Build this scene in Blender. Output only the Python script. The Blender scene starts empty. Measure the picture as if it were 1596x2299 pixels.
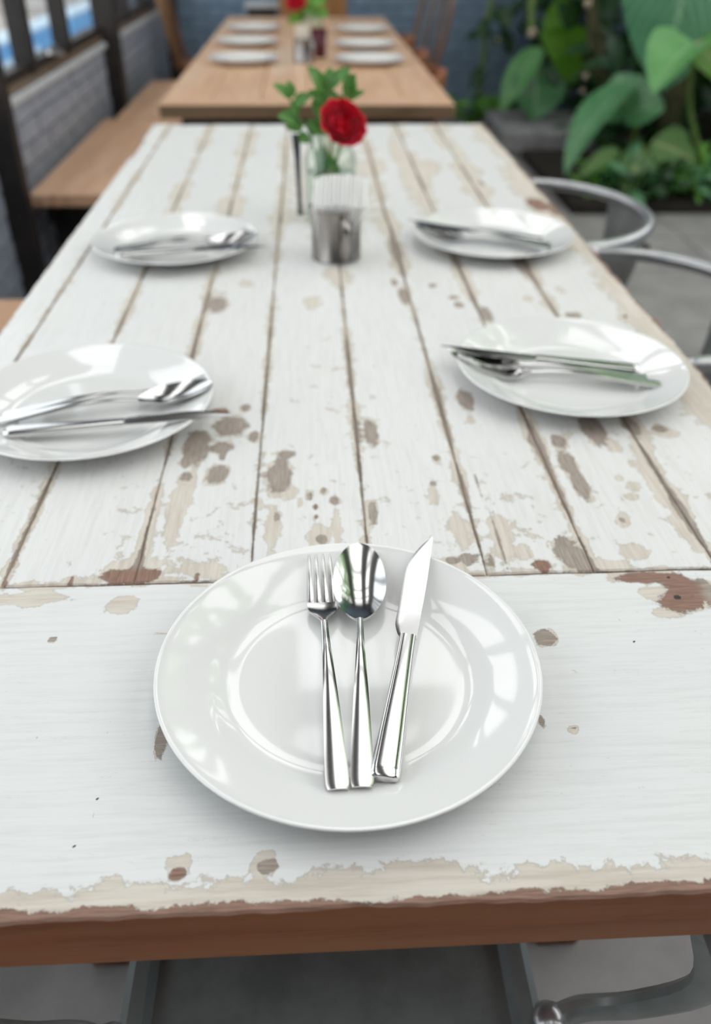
import bpy, bmesh, math, random
import numpy as np
from mathutils import Vector, Matrix

random.seed(7)
rng = np.random.default_rng(7)
scene = bpy.context.scene
col = scene.collection
PI = math.pi

# ------------------------------------------------------------------ camera
W, H = 1596, 2299
F, TILT, YAW, ROLL = 1855.63, 0.6202, 0.0560, 0.0100
TZ = 0.75                                  # table top height
CAM = Vector((0.0, 0.0, TZ + 0.4483))
fw = Vector((math.sin(YAW) * math.cos(TILT), math.cos(YAW) * math.cos(TILT), -math.sin(TILT)))
r0 = Vector((math.cos(YAW), -math.sin(YAW), 0))
u0 = r0.cross(fw)
rt = r0 * math.cos(ROLL) + u0 * math.sin(ROLL)
up = -r0 * math.sin(ROLL) + u0 * math.cos(ROLL)
cd = bpy.data.cameras.new('camera')
cam = bpy.data.objects.new('camera', cd)
col.objects.link(cam)
m = Matrix.Identity(4)
for i in range(3):
    m[i][0], m[i][1], m[i][2], m[i][3] = rt[i], up[i], -fw[i], CAM[i]
cam.matrix_world = m
cd.sensor_fit = 'VERTICAL'
cd.sensor_height = 36.0
cd.lens = F / H * 36.0
cd.clip_start = 0.02
cd.clip_end = 200
cd.dof.use_dof = True
cd.dof.focus_distance = 0.575
cd.dof.aperture_fstop = 3.8
scene.camera = cam

# ------------------------------------------------------------------ light and view
SKY = 2.62
world = bpy.data.worlds.new('overcast_sky')
scene.world = world
world.use_nodes = True
bg = world.node_tree.nodes['Background']
bg.inputs[0].default_value = (0.985, 0.99, 0.985, 1)
bg.inputs[1].default_value = SKY
scene.view_settings.view_transform = 'Standard'
scene.view_settings.look = 'None'
scene.view_settings.gamma = 1.0
scene.view_settings.exposure = 0.0
scene.view_settings.use_curve_mapping = False
scene.cycles.use_denoising = True
scene.cycles.max_bounces = 8
scene.cycles.transparent_max_bounces = 12
scene.cycles.sample_clamp_indirect = 8.0


# pixel of the photograph -> point of the place, on a level z / a plane Y / a plane X
def ray(px, py):
    return fw * F + rt * (px - W / 2) - up * (py - H / 2)
def atz(px, py, z=TZ):
    d = ray(px, py); return CAM + d * ((z - CAM.z) / d.z)
def aty(px, py, Y):
    d = ray(px, py); return CAM + d * ((Y - CAM.y) / d.y)


# ------------------------------------------------------------------ material helpers
def new_mat(name):
    mt = bpy.data.materials.new(name); mt.use_nodes = True
    nt = mt.node_tree; nt.nodes.clear()
    out = nt.nodes.new('ShaderNodeOutputMaterial')
    return mt, nt, out

class N:
    """tiny node helper"""
    def __init__(s, nt): s.nt = nt
    def n(s, t, **k):
        nd = s.nt.nodes.new(t)
        for a, b in k.items(): setattr(nd, a, b)
        return nd
    def link(s, a, b): s.nt.links.new(a, b)
    def setin(s, sock, v):
        if isinstance(v, bpy.types.NodeSocket): s.link(v, sock)
        elif isinstance(v, (tuple, list)) and len(v) == 3 and sock.type == 'RGBA': sock.default_value = (*v, 1)
        else: sock.default_value = v
    def math(s, op, a, b=None, clamp=False):
        nd = s.n('ShaderNodeMath', operation=op, use_clamp=clamp)
        s.setin(nd.inputs[0], a)
        if b is not None: s.setin(nd.inputs[1], b)
        return nd.outputs[0]
    def mix(s, f, a, b, blend='MIX'):
        nd = s.n('ShaderNodeMix', data_type='RGBA', blend_type=blend)
        s.setin(nd.inputs[0], f); s.setin(nd.inputs[6], a); s.setin(nd.inputs[7], b)
        return nd.outputs[2]
    def step(s, v, lo, hi):
        nd = s.n('ShaderNodeMapRange', interpolation_type='SMOOTHSTEP')
        s.setin(nd.inputs[0], v); nd.inputs[1].default_value = lo; nd.inputs[2].default_value = hi
        return nd.outputs[0]
    def obj_co(s, scale=(1, 1, 1)):
        tc = s.n('ShaderNodeTexCoord'); mp = s.n('ShaderNodeMapping')
        mp.inputs['Scale'].default_value = scale
        s.link(tc.outputs['Object'], mp.inputs[0]); return mp.outputs[0]
    def noise(s, co, scale, detail=4, rough=.6, dist=0):
        nd = s.n('ShaderNodeTexNoise'); s.link(co, nd.inputs['Vector'])
        nd.inputs['Scale'].default_value = scale; nd.inputs['Detail'].default_value = detail
        nd.inputs['Roughness'].default_value = rough; nd.inputs['Distortion'].default_value = dist
        return nd.outputs[0]
    def attr(s, name):
        nd = s.n('ShaderNodeAttribute', attribute_name=name); return nd.outputs['Fac']
    def bsdf(s, out, color, rough=.5, metal=0., spec=.5, normal=None, **k):
        b = s.n('ShaderNodeBsdfPrincipled')
        s.setin(b.inputs['Base Color'], color); s.setin(b.inputs['Roughness'], rough)
        s.setin(b.inputs['Metallic'], metal); s.setin(b.inputs['Specular IOR Level'], spec)
        for a, v in k.items(): s.setin(b.inputs[a.replace('_', ' ')], v)
        if normal is not None: s.link(normal, b.inputs['Normal'])
        s.link(b.outputs[0], out.inputs[0]); return b
    def bump(s, h, strength=.5, dist=.001):
        nd = s.n('ShaderNodeBump'); nd.inputs['Strength'].default_value = strength
        nd.inputs['Distance'].default_value = dist; s.link(h, nd.inputs['Height']); return nd.outputs[0]

def mat_plain(name, c1, c2=None, scale=20, stretch=(1, 1, 1), rough=.5, metal=0., spec=.5, bump=0, lo=.35, hi=.65, bdist=.002, **k):
    mt, nt, out = new_mat(name); g = N(nt)
    if c2 is None: c2 = tuple(x * .85 for x in c1)
    nz = g.noise(g.obj_co(stretch), scale, 5)
    f = g.step(nz, lo, hi)
    nm = g.bump(nz, bump, bdist) if bump else None
    g.bsdf(out, g.mix(f, c1, c2), rough, metal, spec, nm, **k)
    return mt

def mat_wood(name, c1, c2, c3, axis='y', scale=1., rough=.45, spec=.4):
    mt, nt, out = new_mat(name); g = N(nt)
    st = {'y': (14, 1, 14), 'x': (1, 14, 14), 'z': (14, 14, 1)}[axis]
    co = g.obj_co(tuple(a * scale for a in st))
    n1 = g.noise(co, 4, 6, .65, .6)
    n2 = g.noise(g.obj_co(tuple(a * scale * .15 for a in st)), 6, 3)
    n3 = g.noise(co, 22, 3, .7)
    c = g.mix(g.step(n1, .35, .68), c1, c2)
    c = g.mix(g.math('MULTIPLY', g.step(n2, .45, .7), .7), c, c3)
    c = g.mix(g.math('MULTIPLY', g.step(n3, .55, .75), .35), c, tuple(x * .5 for x in c1))
    g.bsdf(out, c, rough, 0, spec, g.bump(n1, .25, .002))
    return mt

def mat_paint(name, axis, tone=(1, 1, 1)):
    """old white paint: white coat, cream undercoat where it flaked, bare timber below"""
    mt, nt, out = new_mat(name); g = N(nt)
    co = g.obj_co()
    st = (70, 4, 4) if axis == 'y' else (4, 70, 4)
    cs = g.obj_co(st)
    n1 = g.noise(co, 48, 7, .68, .3)
    n1b = g.noise(co, 95, 7, .74, .3)
    big = g.noise(co, 5, 3, .5)
    streak = g.noise(cs, 3, 5, .7)
    cr = g.math('ADD', g.attr('cream'), g.math('MULTIPLY', g.math('SUBTRACT', n1, .5), 2.3))
    ba = g.math('ADD', g.attr('bare'), g.math('MULTIPLY', g.math('SUBTRACT', n1b, .5), 1.7))
    # scattered flecks that follow the brush marks
    fl = g.math('ADD', g.noise(g.obj_co((34, 9, 9) if axis == 'y' else (9, 34, 9)), 4, 5, .62), g.math('MULTIPLY', g.math('SUBTRACT', big, .5), .5))
    flm = g.step(fl, .735, .745)
    crm = g.math('MAXIMUM', g.step(cr, -.03, .03), flm)
    bam = g.step(ba, -.03, .03)
    line = g.math('MULTIPLY', g.step(cr, -.10, -.01), g.math('SUBTRACT', 1., g.step(cr, .0, .06)))
    line2 = g.math('MULTIPLY', g.step(ba, -.14, -.02), g.math('SUBTRACT', 1., g.step(ba, .0, .08)))
    white = g.mix(g.step(streak, .40, .72), (.79, .805, .80), (.715, .725, .715))
    white = g.mix(g.math('MULTIPLY', g.step(big, .45, .7), .35), white, (.74, .76, .775))
    # thin hairline scratches in the coat
    sc = g.noise(g.obj_co((130, 10, 10) if axis == 'y' else (10, 130, 10)), 2.2, 4, .75, .8)
    ln = g.math('MULTIPLY', g.step(sc, .632, .64), g.math('SUBTRACT', 1., g.step(sc, .645, .652)))
    white = g.mix(g.math('MULTIPLY', ln, .35), white, (.42, .39, .35))
    cream = g.mix(g.step(streak, .35, .7), (.66, .61, .54), (.53, .47, .40))
    grain = g.noise(cs, 9, 5, .7)
    taupe = g.mix(g.step(grain, .35, .65), (.40, .345, .30), (.26, .215, .18))
    red = g.mix(g.step(grain, .35, .65), (.31, .185, .14), (.19, .11, .08))
    bare = g.mix(g.math('MULTIPLY', g.attr('red'), 1., clamp=True), taupe, red)
    white = g.mix(1., white, tone, 'MULTIPLY')
    c = g.mix(crm, white, cream)
    c = g.mix(g.math('MULTIPLY', line, .55), c, (.40, .36, .31))
    c = g.mix(bam, c, bare)
    c = g.mix(g.math('MULTIPLY', line2, .5), c, (.20, .17, .14))
    c = g.mix(g.step(g.attr('dark'), .0, .25), c, (.035, .03, .028))
    h = g.math('SUBTRACT', 1., g.math('ADD', g.math('MULTIPLY', crm, .35), g.math('MULTIPLY', bam, .5)))
    h = g.math('ADD', h, g.math('MULTIPLY', streak, .18))
    rough = g.math('ADD', .40, g.math('MULTIPLY', g.math('MAXIMUM', crm, bam), .25))
    g.bsdf(out, c, rough, 0, .4, g.bump(h, .45, .0012))
    return mt

def mat_glass(name, tint=(.93, .97, .96), rough=.02):
    mt, nt, out = new_mat(name); g = N(nt)
    lw = g.n('ShaderNodeLayerWeight'); lw.inputs[0].default_value = .5
    fr = g.math('ADD', .06, g.math('MULTIPLY', g.math('POWER', lw.outputs['Facing'], 4.), .9))
    tr = g.n('ShaderNodeBsdfTransparent'); tr.inputs[0].default_value = (*tint, 1)
    gl = g.n('ShaderNodeBsdfGlossy'); gl.inputs['Roughness'].default_value = rough
    mx = g.n('ShaderNodeMixShader')
    g.link(fr, mx.inputs[0]); g.link(tr.outputs[0], mx.inputs[1]); g.link(gl.outputs[0], mx.inputs[2])
    g.link(mx.outputs[0], out.inputs[0]); return mt

def mat_leaf(name, c1, c2, rib, vein=26., vein_amt=.25, rough=.35, trans=.25, rib_w=.035):
    mt, nt, out = new_mat(name); g = N(nt)
    uv = g.n('ShaderNodeUVMap', uv_map='leaf'); sp = g.n('ShaderNodeSeparateXYZ'); g.link(uv.outputs[0], sp.inputs[0])
    du = g.math('ABSOLUTE', g.math('SUBTRACT', sp.outputs[0], .5))
    ph = g.math('SUBTRACT', sp.outputs[1], g.math('MULTIPLY', du, .45))
    w = g.math('SINE', g.math('MULTIPLY', ph, vein * 6.283))
    nz = g.noise(g.obj_co(), 9, 4)
    c = g.mix(g.step(nz, .35, .65), c1, c2)
    c = g.mix(g.math('MULTIPLY', g.step(w, .2, 1.), vein_amt), c, rib)
    c = g.mix(g.math('SUBTRACT', 1., g.step(du, rib_w * .5, rib_w)), c, rib)
    b = g.n('ShaderNodeBsdfPrincipled'); g.link(c, b.inputs['Base Color'])
    b.inputs['Roughness'].default_value = rough; b.inputs['Specular IOR Level'].default_value = .5
    g.link(g.bump(w, .25, .004), b.inputs['Normal'])
    t = g.n('ShaderNodeBsdfTranslucent'); g.link(g.mix(.5, c, (.25, .45, .05)), t.inputs[0])
    mx = g.n('ShaderNodeMixShader'); mx.inputs[0].default_value = trans
    g.link(b.outputs[0], mx.inputs[1]); g.link(t.outputs[0], mx.inputs[2]); g.link(mx.outputs[0], out.inputs[0])
    return mt

M = {}
M['paint_y'] = mat_paint('old_white_paint_long', 'y', (.935, .915, .90))
M['paint_x'] = mat_paint('old_white_paint_cross', 'x', (.93, .925, .92))
M['edge_wood'] = mat_wood('worn_red_brown_wood', (.42, .15, .065), (.27, .09, .04), (.46, .22, .12), 'x', 1., .5, .2)
M['edge_wood_y'] = mat_wood('worn_red_brown_wood_long', (.24, .105, .055), (.125, .052, .03), (.40, .27, .19), 'y')
M['seam'] = mat_plain('grimy_tan_timber', (.42, .33, .225), (.20, .15, .10), 30, (1, .25, 1), rough=.8)
M['tan_wood'] = mat_wood('tan_table_wood', (.70, .455, .285), (.56, .335, .20), (.74, .56, .42), 'y', .8, .34)
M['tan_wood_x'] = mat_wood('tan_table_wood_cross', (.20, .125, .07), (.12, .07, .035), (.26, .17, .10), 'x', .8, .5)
M['tan_wood_c'] = mat_wood('tan_table_wood_end', (.70, .46, .29), (.56, .34, .205), (.74, .56, .42), 'x', .8, .34)
M['bench_wood'] = mat_wood('bench_wood', (.74, .46, .29), (.58, .335, .205), (.80, .57, .40), 'y', .7, .5)
M['china'] = mat_plain('white_glazed_china', (.79, .79, .775), (.78, .78, .765), 6, rough=.07, spec=.5, Coat_Weight=.7, Coat_Roughness=.02)
M['steel'] = mat_plain('polished_cutlery_steel', (.66, .655, .65), (.60, .595, .59), 30, rough=.14, metal=1., lo=.3, hi=.7)
M['mug_steel'] = mat_plain('brushed_mug_steel', (.40, .37, .35), (.28, .26, .245), 40, (14, 14, .6), rough=.27, metal=1.)
def mat_paper():
    mt, nt, out = new_mat('white_paper_napkin'); g = N(nt)
    d = g.n('ShaderNodeBsdfDiffuse'); d.inputs[0].default_value = (.93, .925, .91, 1)
    t = g.n('ShaderNodeBsdfTranslucent'); t.inputs[0].default_value = (.93, .92, .89, 1)
    g.link(g.bump(g.noise(g.obj_co(), 160, 4), .2, .001), d.inputs['Normal'])
    mx = g.n('ShaderNodeMixShader'); mx.inputs[0].default_value = .35
    g.link(d.outputs[0], mx.inputs[1]); g.link(t.outputs[0], mx.inputs[2]); g.link(mx.outputs[0], out.inputs[0])
    return mt
M['paper'] = mat_paper()
M['glass'] = mat_glass('clear_jar_glass', (.95, .985, .965), .01)
M['pane'] = mat_glass('window_glass', (.93, .96, .98), .01)
M['water'] = mat_glass('water', (.96, .985, .97), 0.)
M['rose'] = mat_plain('red_rose_petal', (.80, .010, .050), (.52, .005, .025), 60, rough=.6, spec=.25, Sheen_Weight=.1)
M['stem'] = mat_plain('green_stem', (.10, .20, .04), (.16, .22, .06), 30, rough=.5)
M['straw'] = mat_plain('black_lacquer', (.012, .014, .018), (.02, .022, .026), 30, rough=.3)
M['gun'] = mat_plain('grey_lacquered_metal', (.48, .52, .51), (.38, .41, .40), 14, rough=.33, metal=.6, bump=.05)
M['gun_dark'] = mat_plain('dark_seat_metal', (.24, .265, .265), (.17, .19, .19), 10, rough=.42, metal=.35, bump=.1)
M['tube'] = mat_plain('bright_tube_metal', (.50, .505, .515), (.42, .425, .435), 20, rough=.28, metal=.75)
M['bolt'] = mat_plain('bolt_metal', (.30, .26, .25), (.10, .09, .09), 90, rough=.35, metal=1.)
M['floor'] = mat_plain('grey_floor_tile', (.345, .33, .325), (.24, .23, .228), 5, rough=.6, bump=.15, spec=.35, lo=.3, hi=.72)
M['grout'] = mat_plain('pale_grout', (.40, .37, .34), (.30, .28, .26), 20, rough=.9)
M['kerb'] = mat_plain('grey_stone', (.36, .355, .36), (.25, .245, .25), 12, rough=.8, bump=.4)
M['soil'] = mat_plain('dark_soil', (.03, .022, .016), (.015, .012, .01), 40, rough=.95, bump=.6)
M['brick_grey'] = mat_plain('grey_painted_brick', (.39, .425, .505), (.30, .33, .395), 14, rough=.6, bump=.35, bdist=.004, lo=.3, hi=.7)
M['mortar_grey'] = mat_plain('grey_painted_mortar', (.20, .21, .24), (.14, .145, .17), 20, rough=.75, bump=.4, bdist=.004)
M['brick_blue'] = mat_plain('slate_blue_painted_brick', (.265, .375, .50), (.20, .285, .39), 12, rough=.45, bump=.35, bdist=.004, lo=.3, hi=.7)
M['mortar_blue'] = mat_plain('slate_blue_mortar', (.20, .285, .385), (.15, .215, .295), 20, rough=.65, bump=.4)
M['sill'] = mat_plain('pale_sill_paint', (.66, .69, .72), (.56, .58, .61), 16, rough=.5)
M['frame'] = mat_plain('dark_brown_steel', (.026, .020, .018), (.015, .012, .012), 14, rough=.5, bump=.1)
M['frame_wood'] = mat_wood('brown_window_wood', (.19, .12, .075), (.10, .065, .045), (.28, .20, .15), 'y')
M['dark'] = mat_plain('dark_iron', (.02, .02, .022), (.012, .012, .013), 20, rough=.5)
M['roof'] = mat_plain('dark_roof_boards', (.075, .065, .055), (.045, .04, .035), 8, (1, 8, 1), rough=.7)
M['chair_wood'] = mat_wood('bentwood', (.27, .135, .06), (.16, .075, .035), (.33, .19, .10), 'z')
M['leather'] = mat_plain('tan_leather', (.34, .125, .055), (.24, .085, .04), 16, rough=.4)
M['cab_wood'] = mat_wood('orange_brown_cabinet', (.36, .17, .06), (.25, .11, .04), (.42, .22, .09), 'z')
M['white_top'] = mat_plain('white_table_top', (.72, .74, .76), (.66, .68, .7), 10, rough=.3)
M['wine_glass'] = mat_plain('dark_red_glass', (.10, .012, .03), (.06, .008, .018), 10, rough=.08, spec=.7)
M['cream_card'] = mat_plain('cream_card', (.75, .70, .60), (.68, .62, .52), 10, rough=.7)
M['blue1'] = mat_plain('bright_blue_panel', (.02, .34, .75), (.015, .28, .66), 3, rough=.4)
M['blue2'] = mat_plain('pale_blue_panel', (.62, .80, .93), (.52, .73, .90), 3, rough=.4)
M['outwall'] = mat_plain('pale_pink_render', (.84, .79, .80), (.78, .73, .74), 2, rough=.9)
M['outground'] = mat_plain('pale_paving', (.42, .40, .37), (.35, .33, .31), 2, rough=.9)
M['leaf_rose'] = mat_leaf('glossy_sprig_leaf', (.05, .19, .045), (.10, .28, .06), (.25, .45, .18), 5, .12, .25, .25)
M['leaf_banana'] = mat_leaf('banana_leaf', (.06, .22, .115), (.085, .27, .14), (.23, .42, .25), 22, .45, .28, .15, .03)
M['leaf_lime'] = mat_leaf('lime_backlit_leaf', (.10, .27, .02), (.14, .33, .03), (.20, .36, .05), 9, .15, .4, .45)
M['leaf_mint'] = mat_leaf('pale_mint_leaf', (.14, .40, .13), (.20, .48, .18), (.34, .60, .30), 9, .2, .35, .3)
M['leaf_mid'] = mat_leaf('mid_green_leaf', (.075, .24, .10), (.12, .32, .145), (.26, .45, .26), 9, .25, .3, .2)
M['leaf_var'] = mat_leaf('striped_leaf', (.08, .21, .06), (.11, .25, .07), (.34, .44, .16), 12, .5, .4, .25, .07)
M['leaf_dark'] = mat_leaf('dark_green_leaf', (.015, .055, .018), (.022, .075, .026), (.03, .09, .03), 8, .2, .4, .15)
M['leaf_small'] = mat_leaf('fresh_small_leaf', (.13, .37, .055), (.20, .46, .08), (.28, .5, .12), 5, .1, .4, .3)
M['trunk'] = mat_plain('mossy_trunk', (.11, .10, .045), (.055, .06, .025), 18, rough=.9, bump=.5)
M['bud'] = mat_plain('pale_cut_stem', (.66, .55, .42), (.5, .38, .27), 30, rough=.6)
M['out_leaf'] = mat_leaf('outdoor_leaf', (.20, .32, .08), (.35, .45, .16), (.4, .5, .2), 5, .1, .5, .3)


# ------------------------------------------------------------------ mesh helpers
class MB:
    def __init__(s): s.v = []; s.f = []; s.mi = []; s.uv = {}
    def add(s, vs, fs, mi=0):
        o = len(s.v); s.v += [tuple(x) for x in vs]
        s.f += [tuple(i + o for i in f) for f in fs]; s.mi += [mi] * len(fs)
        return o
    def box(s, x0, x1, y0, y1, z0, z1, mi=0):
        s.add([(x0, y0, z0), (x1, y0, z0), (x1, y1, z0), (x0, y1, z0), (x0, y0, z1), (x1, y0, z1), (x1, y1, z1), (x0, y1, z1)],
              [(3, 2, 1, 0), (4, 5, 6, 7), (0, 1, 5, 4), (1, 2, 6, 5), (2, 3, 7, 6), (3, 0, 4, 7)], mi); return s
    def tube(s, pts, r, seg=10, closed=False, mi=0, flat=None):
        pts = [Vector(p) for p in pts]; n = len(pts)
        rs = r if isinstance(r, (list, tuple)) else [r] * n
        ref = None; vs = []
        for i, p in enumerate(pts):
            a = pts[(i - 1) % n] if (closed or i > 0) else p
            b = pts[(i + 1) % n] if (closed or i < n - 1) else p
            t = (b - a).normalized()
            if ref is None:
                ref = Vector((0, 0, 1)) if abs(t.z) < .9 else Vector((1, 0, 0))
            s1 = t.cross(ref)
            if s1.length < 1e-4: s1 = t.cross(Vector((.3, 1, .1)))
            s1.normalize(); s2 = s1.cross(t).normalized(); ref = s2
            for k in range(seg):
                an = 2 * PI * k / seg
                q = s1 * math.cos(an) * (flat or 1) + s2 * math.sin(an)
                vs.append(p + q * rs[i])
        fs = []
        for i in range(n if closed else n - 1):
            j = (i + 1) % n
            for k in range(seg):
                l = (k + 1) % seg
                fs.append((i * seg + k, i * seg + l, j * seg + l, j * seg + k))
        if not closed:
            fs.append(tuple(range(seg))[::-1]); fs.append(tuple((n - 1) * seg + k for k in range(seg)))
        s.add(vs, fs, mi); return s
    def lathe(s, prof, seg=64, c=(0, 0, 0), mi=0):
        vs = []; fs = []; rings = []
        for (r, z) in prof:
            if r < 1e-6:
                rings.append([len(vs)]); vs.append((c[0], c[1], c[2] + z))
            else:
                rings.append(list(range(len(vs), len(vs) + seg)))
                for k in range(seg):
                    a = 2 * PI * k / seg; vs.append((c[0] + r * math.cos(a), c[1] + r * math.sin(a), c[2] + z))
        for A, B in zip(rings[:-1], rings[1:]):
            for k in range(seg):
                l = (k + 1) % seg
                if len(A) == 1 and len(B) == 1: continue
                if len(A) == 1: fs.append((A[0], B[l], B[k]))
                elif len(B) == 1: fs.append((A[k], A[l], B[0]))
                else: fs.append((A[k], A[l], B[l], B[k]))
        s.add(vs, [f[::-1] for f in fs], mi); return s
    def ball(s, c, r, seg=12, rings=8, mi=0, sc=(1, 1, 1)):
        pr = [(math.sin(PI * i / rings), -math.cos(PI * i / rings)) for i in range(rings + 1)]
        o = len(s.v); s.lathe([(max(a, 0) if 0 < i < rings else 0, b) for i, (a, b) in enumerate(pr)], seg, (0, 0, 0), mi)
        for i in range(o, len(s.v)):
            x, y, z = s.v[i]; s.v[i] = (c[0] + x * r * sc[0], c[1] + y * r * sc[1], c[2] + z * r * sc[2])
        return s
    def leaf(s, base, tip, w, n=(0, 0, 1), fold=.25, sag=.1, shape='ovate', nu=3, nv=10, wave=0., mi=0):
        base = Vector(base); tip = Vector(tip); n = Vector(n); L = (tip - base).length
        vs = []; uvs = []; fs = []
        for j in range(nv + 1):
            v = j / nv
            p = base.lerp(tip, v) + n.normalized() * (sag * L * 4 * v * (1 - v))
            d = (tip - base).normalized() + n.normalized() * (sag * 4 * (1 - 2 * v))
            t = d.normalized(); sd = t.cross(n).normalized(); nn = sd.cross(t).normalized()
            if shape == 'ovate': ww = math.sin(PI * min(1, v ** .75)) ** .8
            elif shape == 'banana': ww = min(1, (v * 7) ** .6) * (1 - max(0, (v - .55) / .45) ** 2.2) ** .8 if v < 1 else 0
            elif shape == 'heart': ww = (math.sin(PI * v ** .55)) ** .75
            else: ww = math.sin(PI * v) ** .6
            ww = max(ww, .015) * w * .5
            for i in range(-nu, nu + 1):
                u = i / nu
                q = p + sd * (u * ww) + nn * (fold * abs(u) ** 1.3 * ww + wave * w * math.sin(9 * v + 2 * u) * abs(u))
                vs.append(q); uvs.append((.5 + u * .5, v))
        k = 2 * nu + 1
        for j in range(nv):
            for i in range(k - 1):
                fs.append((j * k + i, j * k + i + 1, (j + 1) * k + i + 1, (j + 1) * k + i))
        o = s.add(vs, fs, mi)
        for i, q in enumerate(uvs): s.uv[o + i] = q
        return s
    def mesh(s, name, mats, smooth=True, sharp=None, off=(0, 0, 0)):
        me = bpy.data.meshes.new(name)
        ox, oy, oz = off
        me.from_pydata([(x - ox, y - oy, z - oz) for x, y, z in s.v], [], s.f)
        for mt in (mats if isinstance(mats, (list, tuple)) else [mats]): me.materials.append(mt)
        if any(s.mi): me.polygons.foreach_set('material_index', s.mi)
        me.polygons.foreach_set('use_smooth', [smooth] * len(s.f))
        if s.uv:
            ul = me.uv_layers.new(name='leaf')
            vi = np.zeros(len(me.loops), dtype=np.int32); me.loops.foreach_get('vertex_index', vi)
            arr = np.zeros((len(s.v), 2), dtype=np.float32)
            for k, q in s.uv.items(): arr[k] = q
            ul.data.foreach_set('uv', arr[vi].ravel())
        me.update()
        if sharp is not None and smooth: me.set_sharp_from_angle(angle=sharp)
        return me
    def build(s, name, mats, parent=None, smooth=True, sharp=.6, off=(0, 0, 0), bevel=0, loc=None):
        o = bpy.data.objects.new(name, s.mesh(name, mats, smooth, sharp, off))
        col.objects.link(o)
        if parent is not None: o.parent = parent
        if loc is not None: o.location = loc
        if bevel:
            b = o.modifiers.new('bevel', 'BEVEL'); b.width = bevel; b.segments = 2; b.limit_method = 'ANGLE'
        return o

def tag(o, label=None, cat=None, group=None, kind=None):
    if label: o['label'] = label
    if cat: o['category'] = cat
    if group: o['group'] = group
    if kind: o['kind'] = kind
    return o
def empty(name, loc=(0, 0, 0), rz=0):
    o = bpy.data.objects.new(name, None); o.empty_display_size = .05
    col.objects.link(o); o.location = loc; o.rotation_euler = (0, 0, rz); return o
def copy_tree(o, parent=None):
    c = o.copy(); col.objects.link(c)
    if parent is not None: c.parent = parent
    for ch in [x for x in o.children]: copy_tree(ch, c)
    return c
def part(name, mesh, parent):
    o = bpy.data.objects.new(name, mesh); col.objects.link(o); o.parent = parent; return o
def catmull(pts, k=6):
    pts = [Vector((*p, 0)) if len(p) == 2 else Vector(p) for p in pts]; out = []
    P = [pts[0] * 2 - pts[1]] + pts + [pts[-1] * 2 - pts[-2]]
    for i in range(1, len(P) - 2):
        a, b, c, d = P[i - 1:i + 3]
        for j in range(k):
            t = j / k
            out.append(.5 * ((2 * b) + (c - a) * t + (2 * a - 5 * b + 4 * c - d) * t * t + (3 * b - a - 3 * c + d) * t ** 3))
    out.append(pts[-1]); return out


# ================================================================== the setting
WX = -0.97           # face of the low brick wall on the window side
BY = 6.80            # back wall
EX = 3.6             # far side of the garden
RZ = 3.1             # roof

floor = MB().box(-1.25, EX, -3.2, BY + .2, -.12, -.012).build('floor', M['grout'], smooth=False)
tag(floor, 'grey tiled floor under the tables', 'floor', kind='structure')
TS = .60
tile_me = MB().box(-TS / 2 + .004, TS / 2 - .004, -TS / 2 + .004, TS / 2 - .004, -.012, 0).mesh('tile', M['floor'], False)
for ix in range(8):
    for iy in range(17):
        x = -1.25 + TS * (ix + .5); y = -3.2 + TS * (iy + .5)
        if x + TS / 2 > EX + .01 or y > BY: continue
        part('tile', tile_me, floor).location = (x, y, random.uniform(-.001, .001))

# low brick wall with windows
wl = MB()
wl.box(WX - .24, WX - .017, -3.2, BY, 0, .70)
wall_left = wl.build('wall_left', M['mortar_grey'], smooth=False)
tag(wall_left, 'low grey painted brick wall below the windows', 'wall', kind='structure')
bl, bh, bd = .215, .062, .024
bm_ = MB().box(-bd / 2, bd / 2, -bl / 2, bl / 2, -bh / 2, bh / 2).mesh('brick', M['brick_grey'], False)
for k in range(10):
    y = 2.05 + (.1125 if k % 2 else 0)
    while y < 6.7:
        o = part('brick', bm_, wall_left)
        o.location = (WX - .012 + random.uniform(-.003, .003), y, .035 + k * .0705); y += .225
sl = MB().box(WX - .20, WX + .018, -3.2, 4.54, .70, .722).box(WX - .20, WX + .018, 4.64, 6.62, .70, .722).build('trim_1', M['sill'], smooth=False, bevel=.004)
tag(sl, 'pale painted ledge on top of the low brick wall', 'ledge', kind='structure')

def window(idx, y0, y1, mulls):
    w = empty('window_%d' % idx, (WX - .03, (y0 + y1) / 2, .722))
    tag(w, 'dark framed window bay %s' % (['over the middle bench', 'behind the far bench', 'beside the viewer'][idx - 1]), 'window', kind='structure')
    off = (WX - .03, (y0 + y1) / 2, .722)
    X = WX - .03
    MB().box(X - .06, X + .026, y0, y1, .722, .752).build('window_sill', M['frame_wood'], w, False, off=off)
    MB().box(X - .025, X + .025, y0, y1, .752, .785).build('bottom_rail', M['frame'], w, False, off=off)
    MB().box(X - .025, X + .025, y0, y1, 2.3, 2.36).build('top_rail', M['frame'], w, False, off=off)
    for (ym, hw) in mulls:
        MB().box(X - .028, X + .034, ym - hw, ym + hw, .752, 2.3).build('mullion', M['frame'], w, False, off=off)
    ys = [y0] + [a for a, _ in mulls] + [y1]
    for a, b in zip(ys[:-1], ys[1:]):
        MB().box(X - .003, X + .003, a, b, .785, 2.3).build('pane', M['pane'], w, False, off=off)
    return w, off
w1, off1 = window(1, 2.80, 4.54, [(3.36, .034), (3.91, .028)])
lt = MB().tube([(WX + .0, 3.58, .79), (WX + .012, 3.63, .782), (WX + .012, 3.73, .772)], .009, 8)
lt.build('window_latch', M['tube'], w1, off=off1)
window(2, 4.64, 6.62, [(5.3, .03), (5.95, .03)])
window(3, -.4, 2.745, [(.6, .03), (1.6, .03)])
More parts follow.
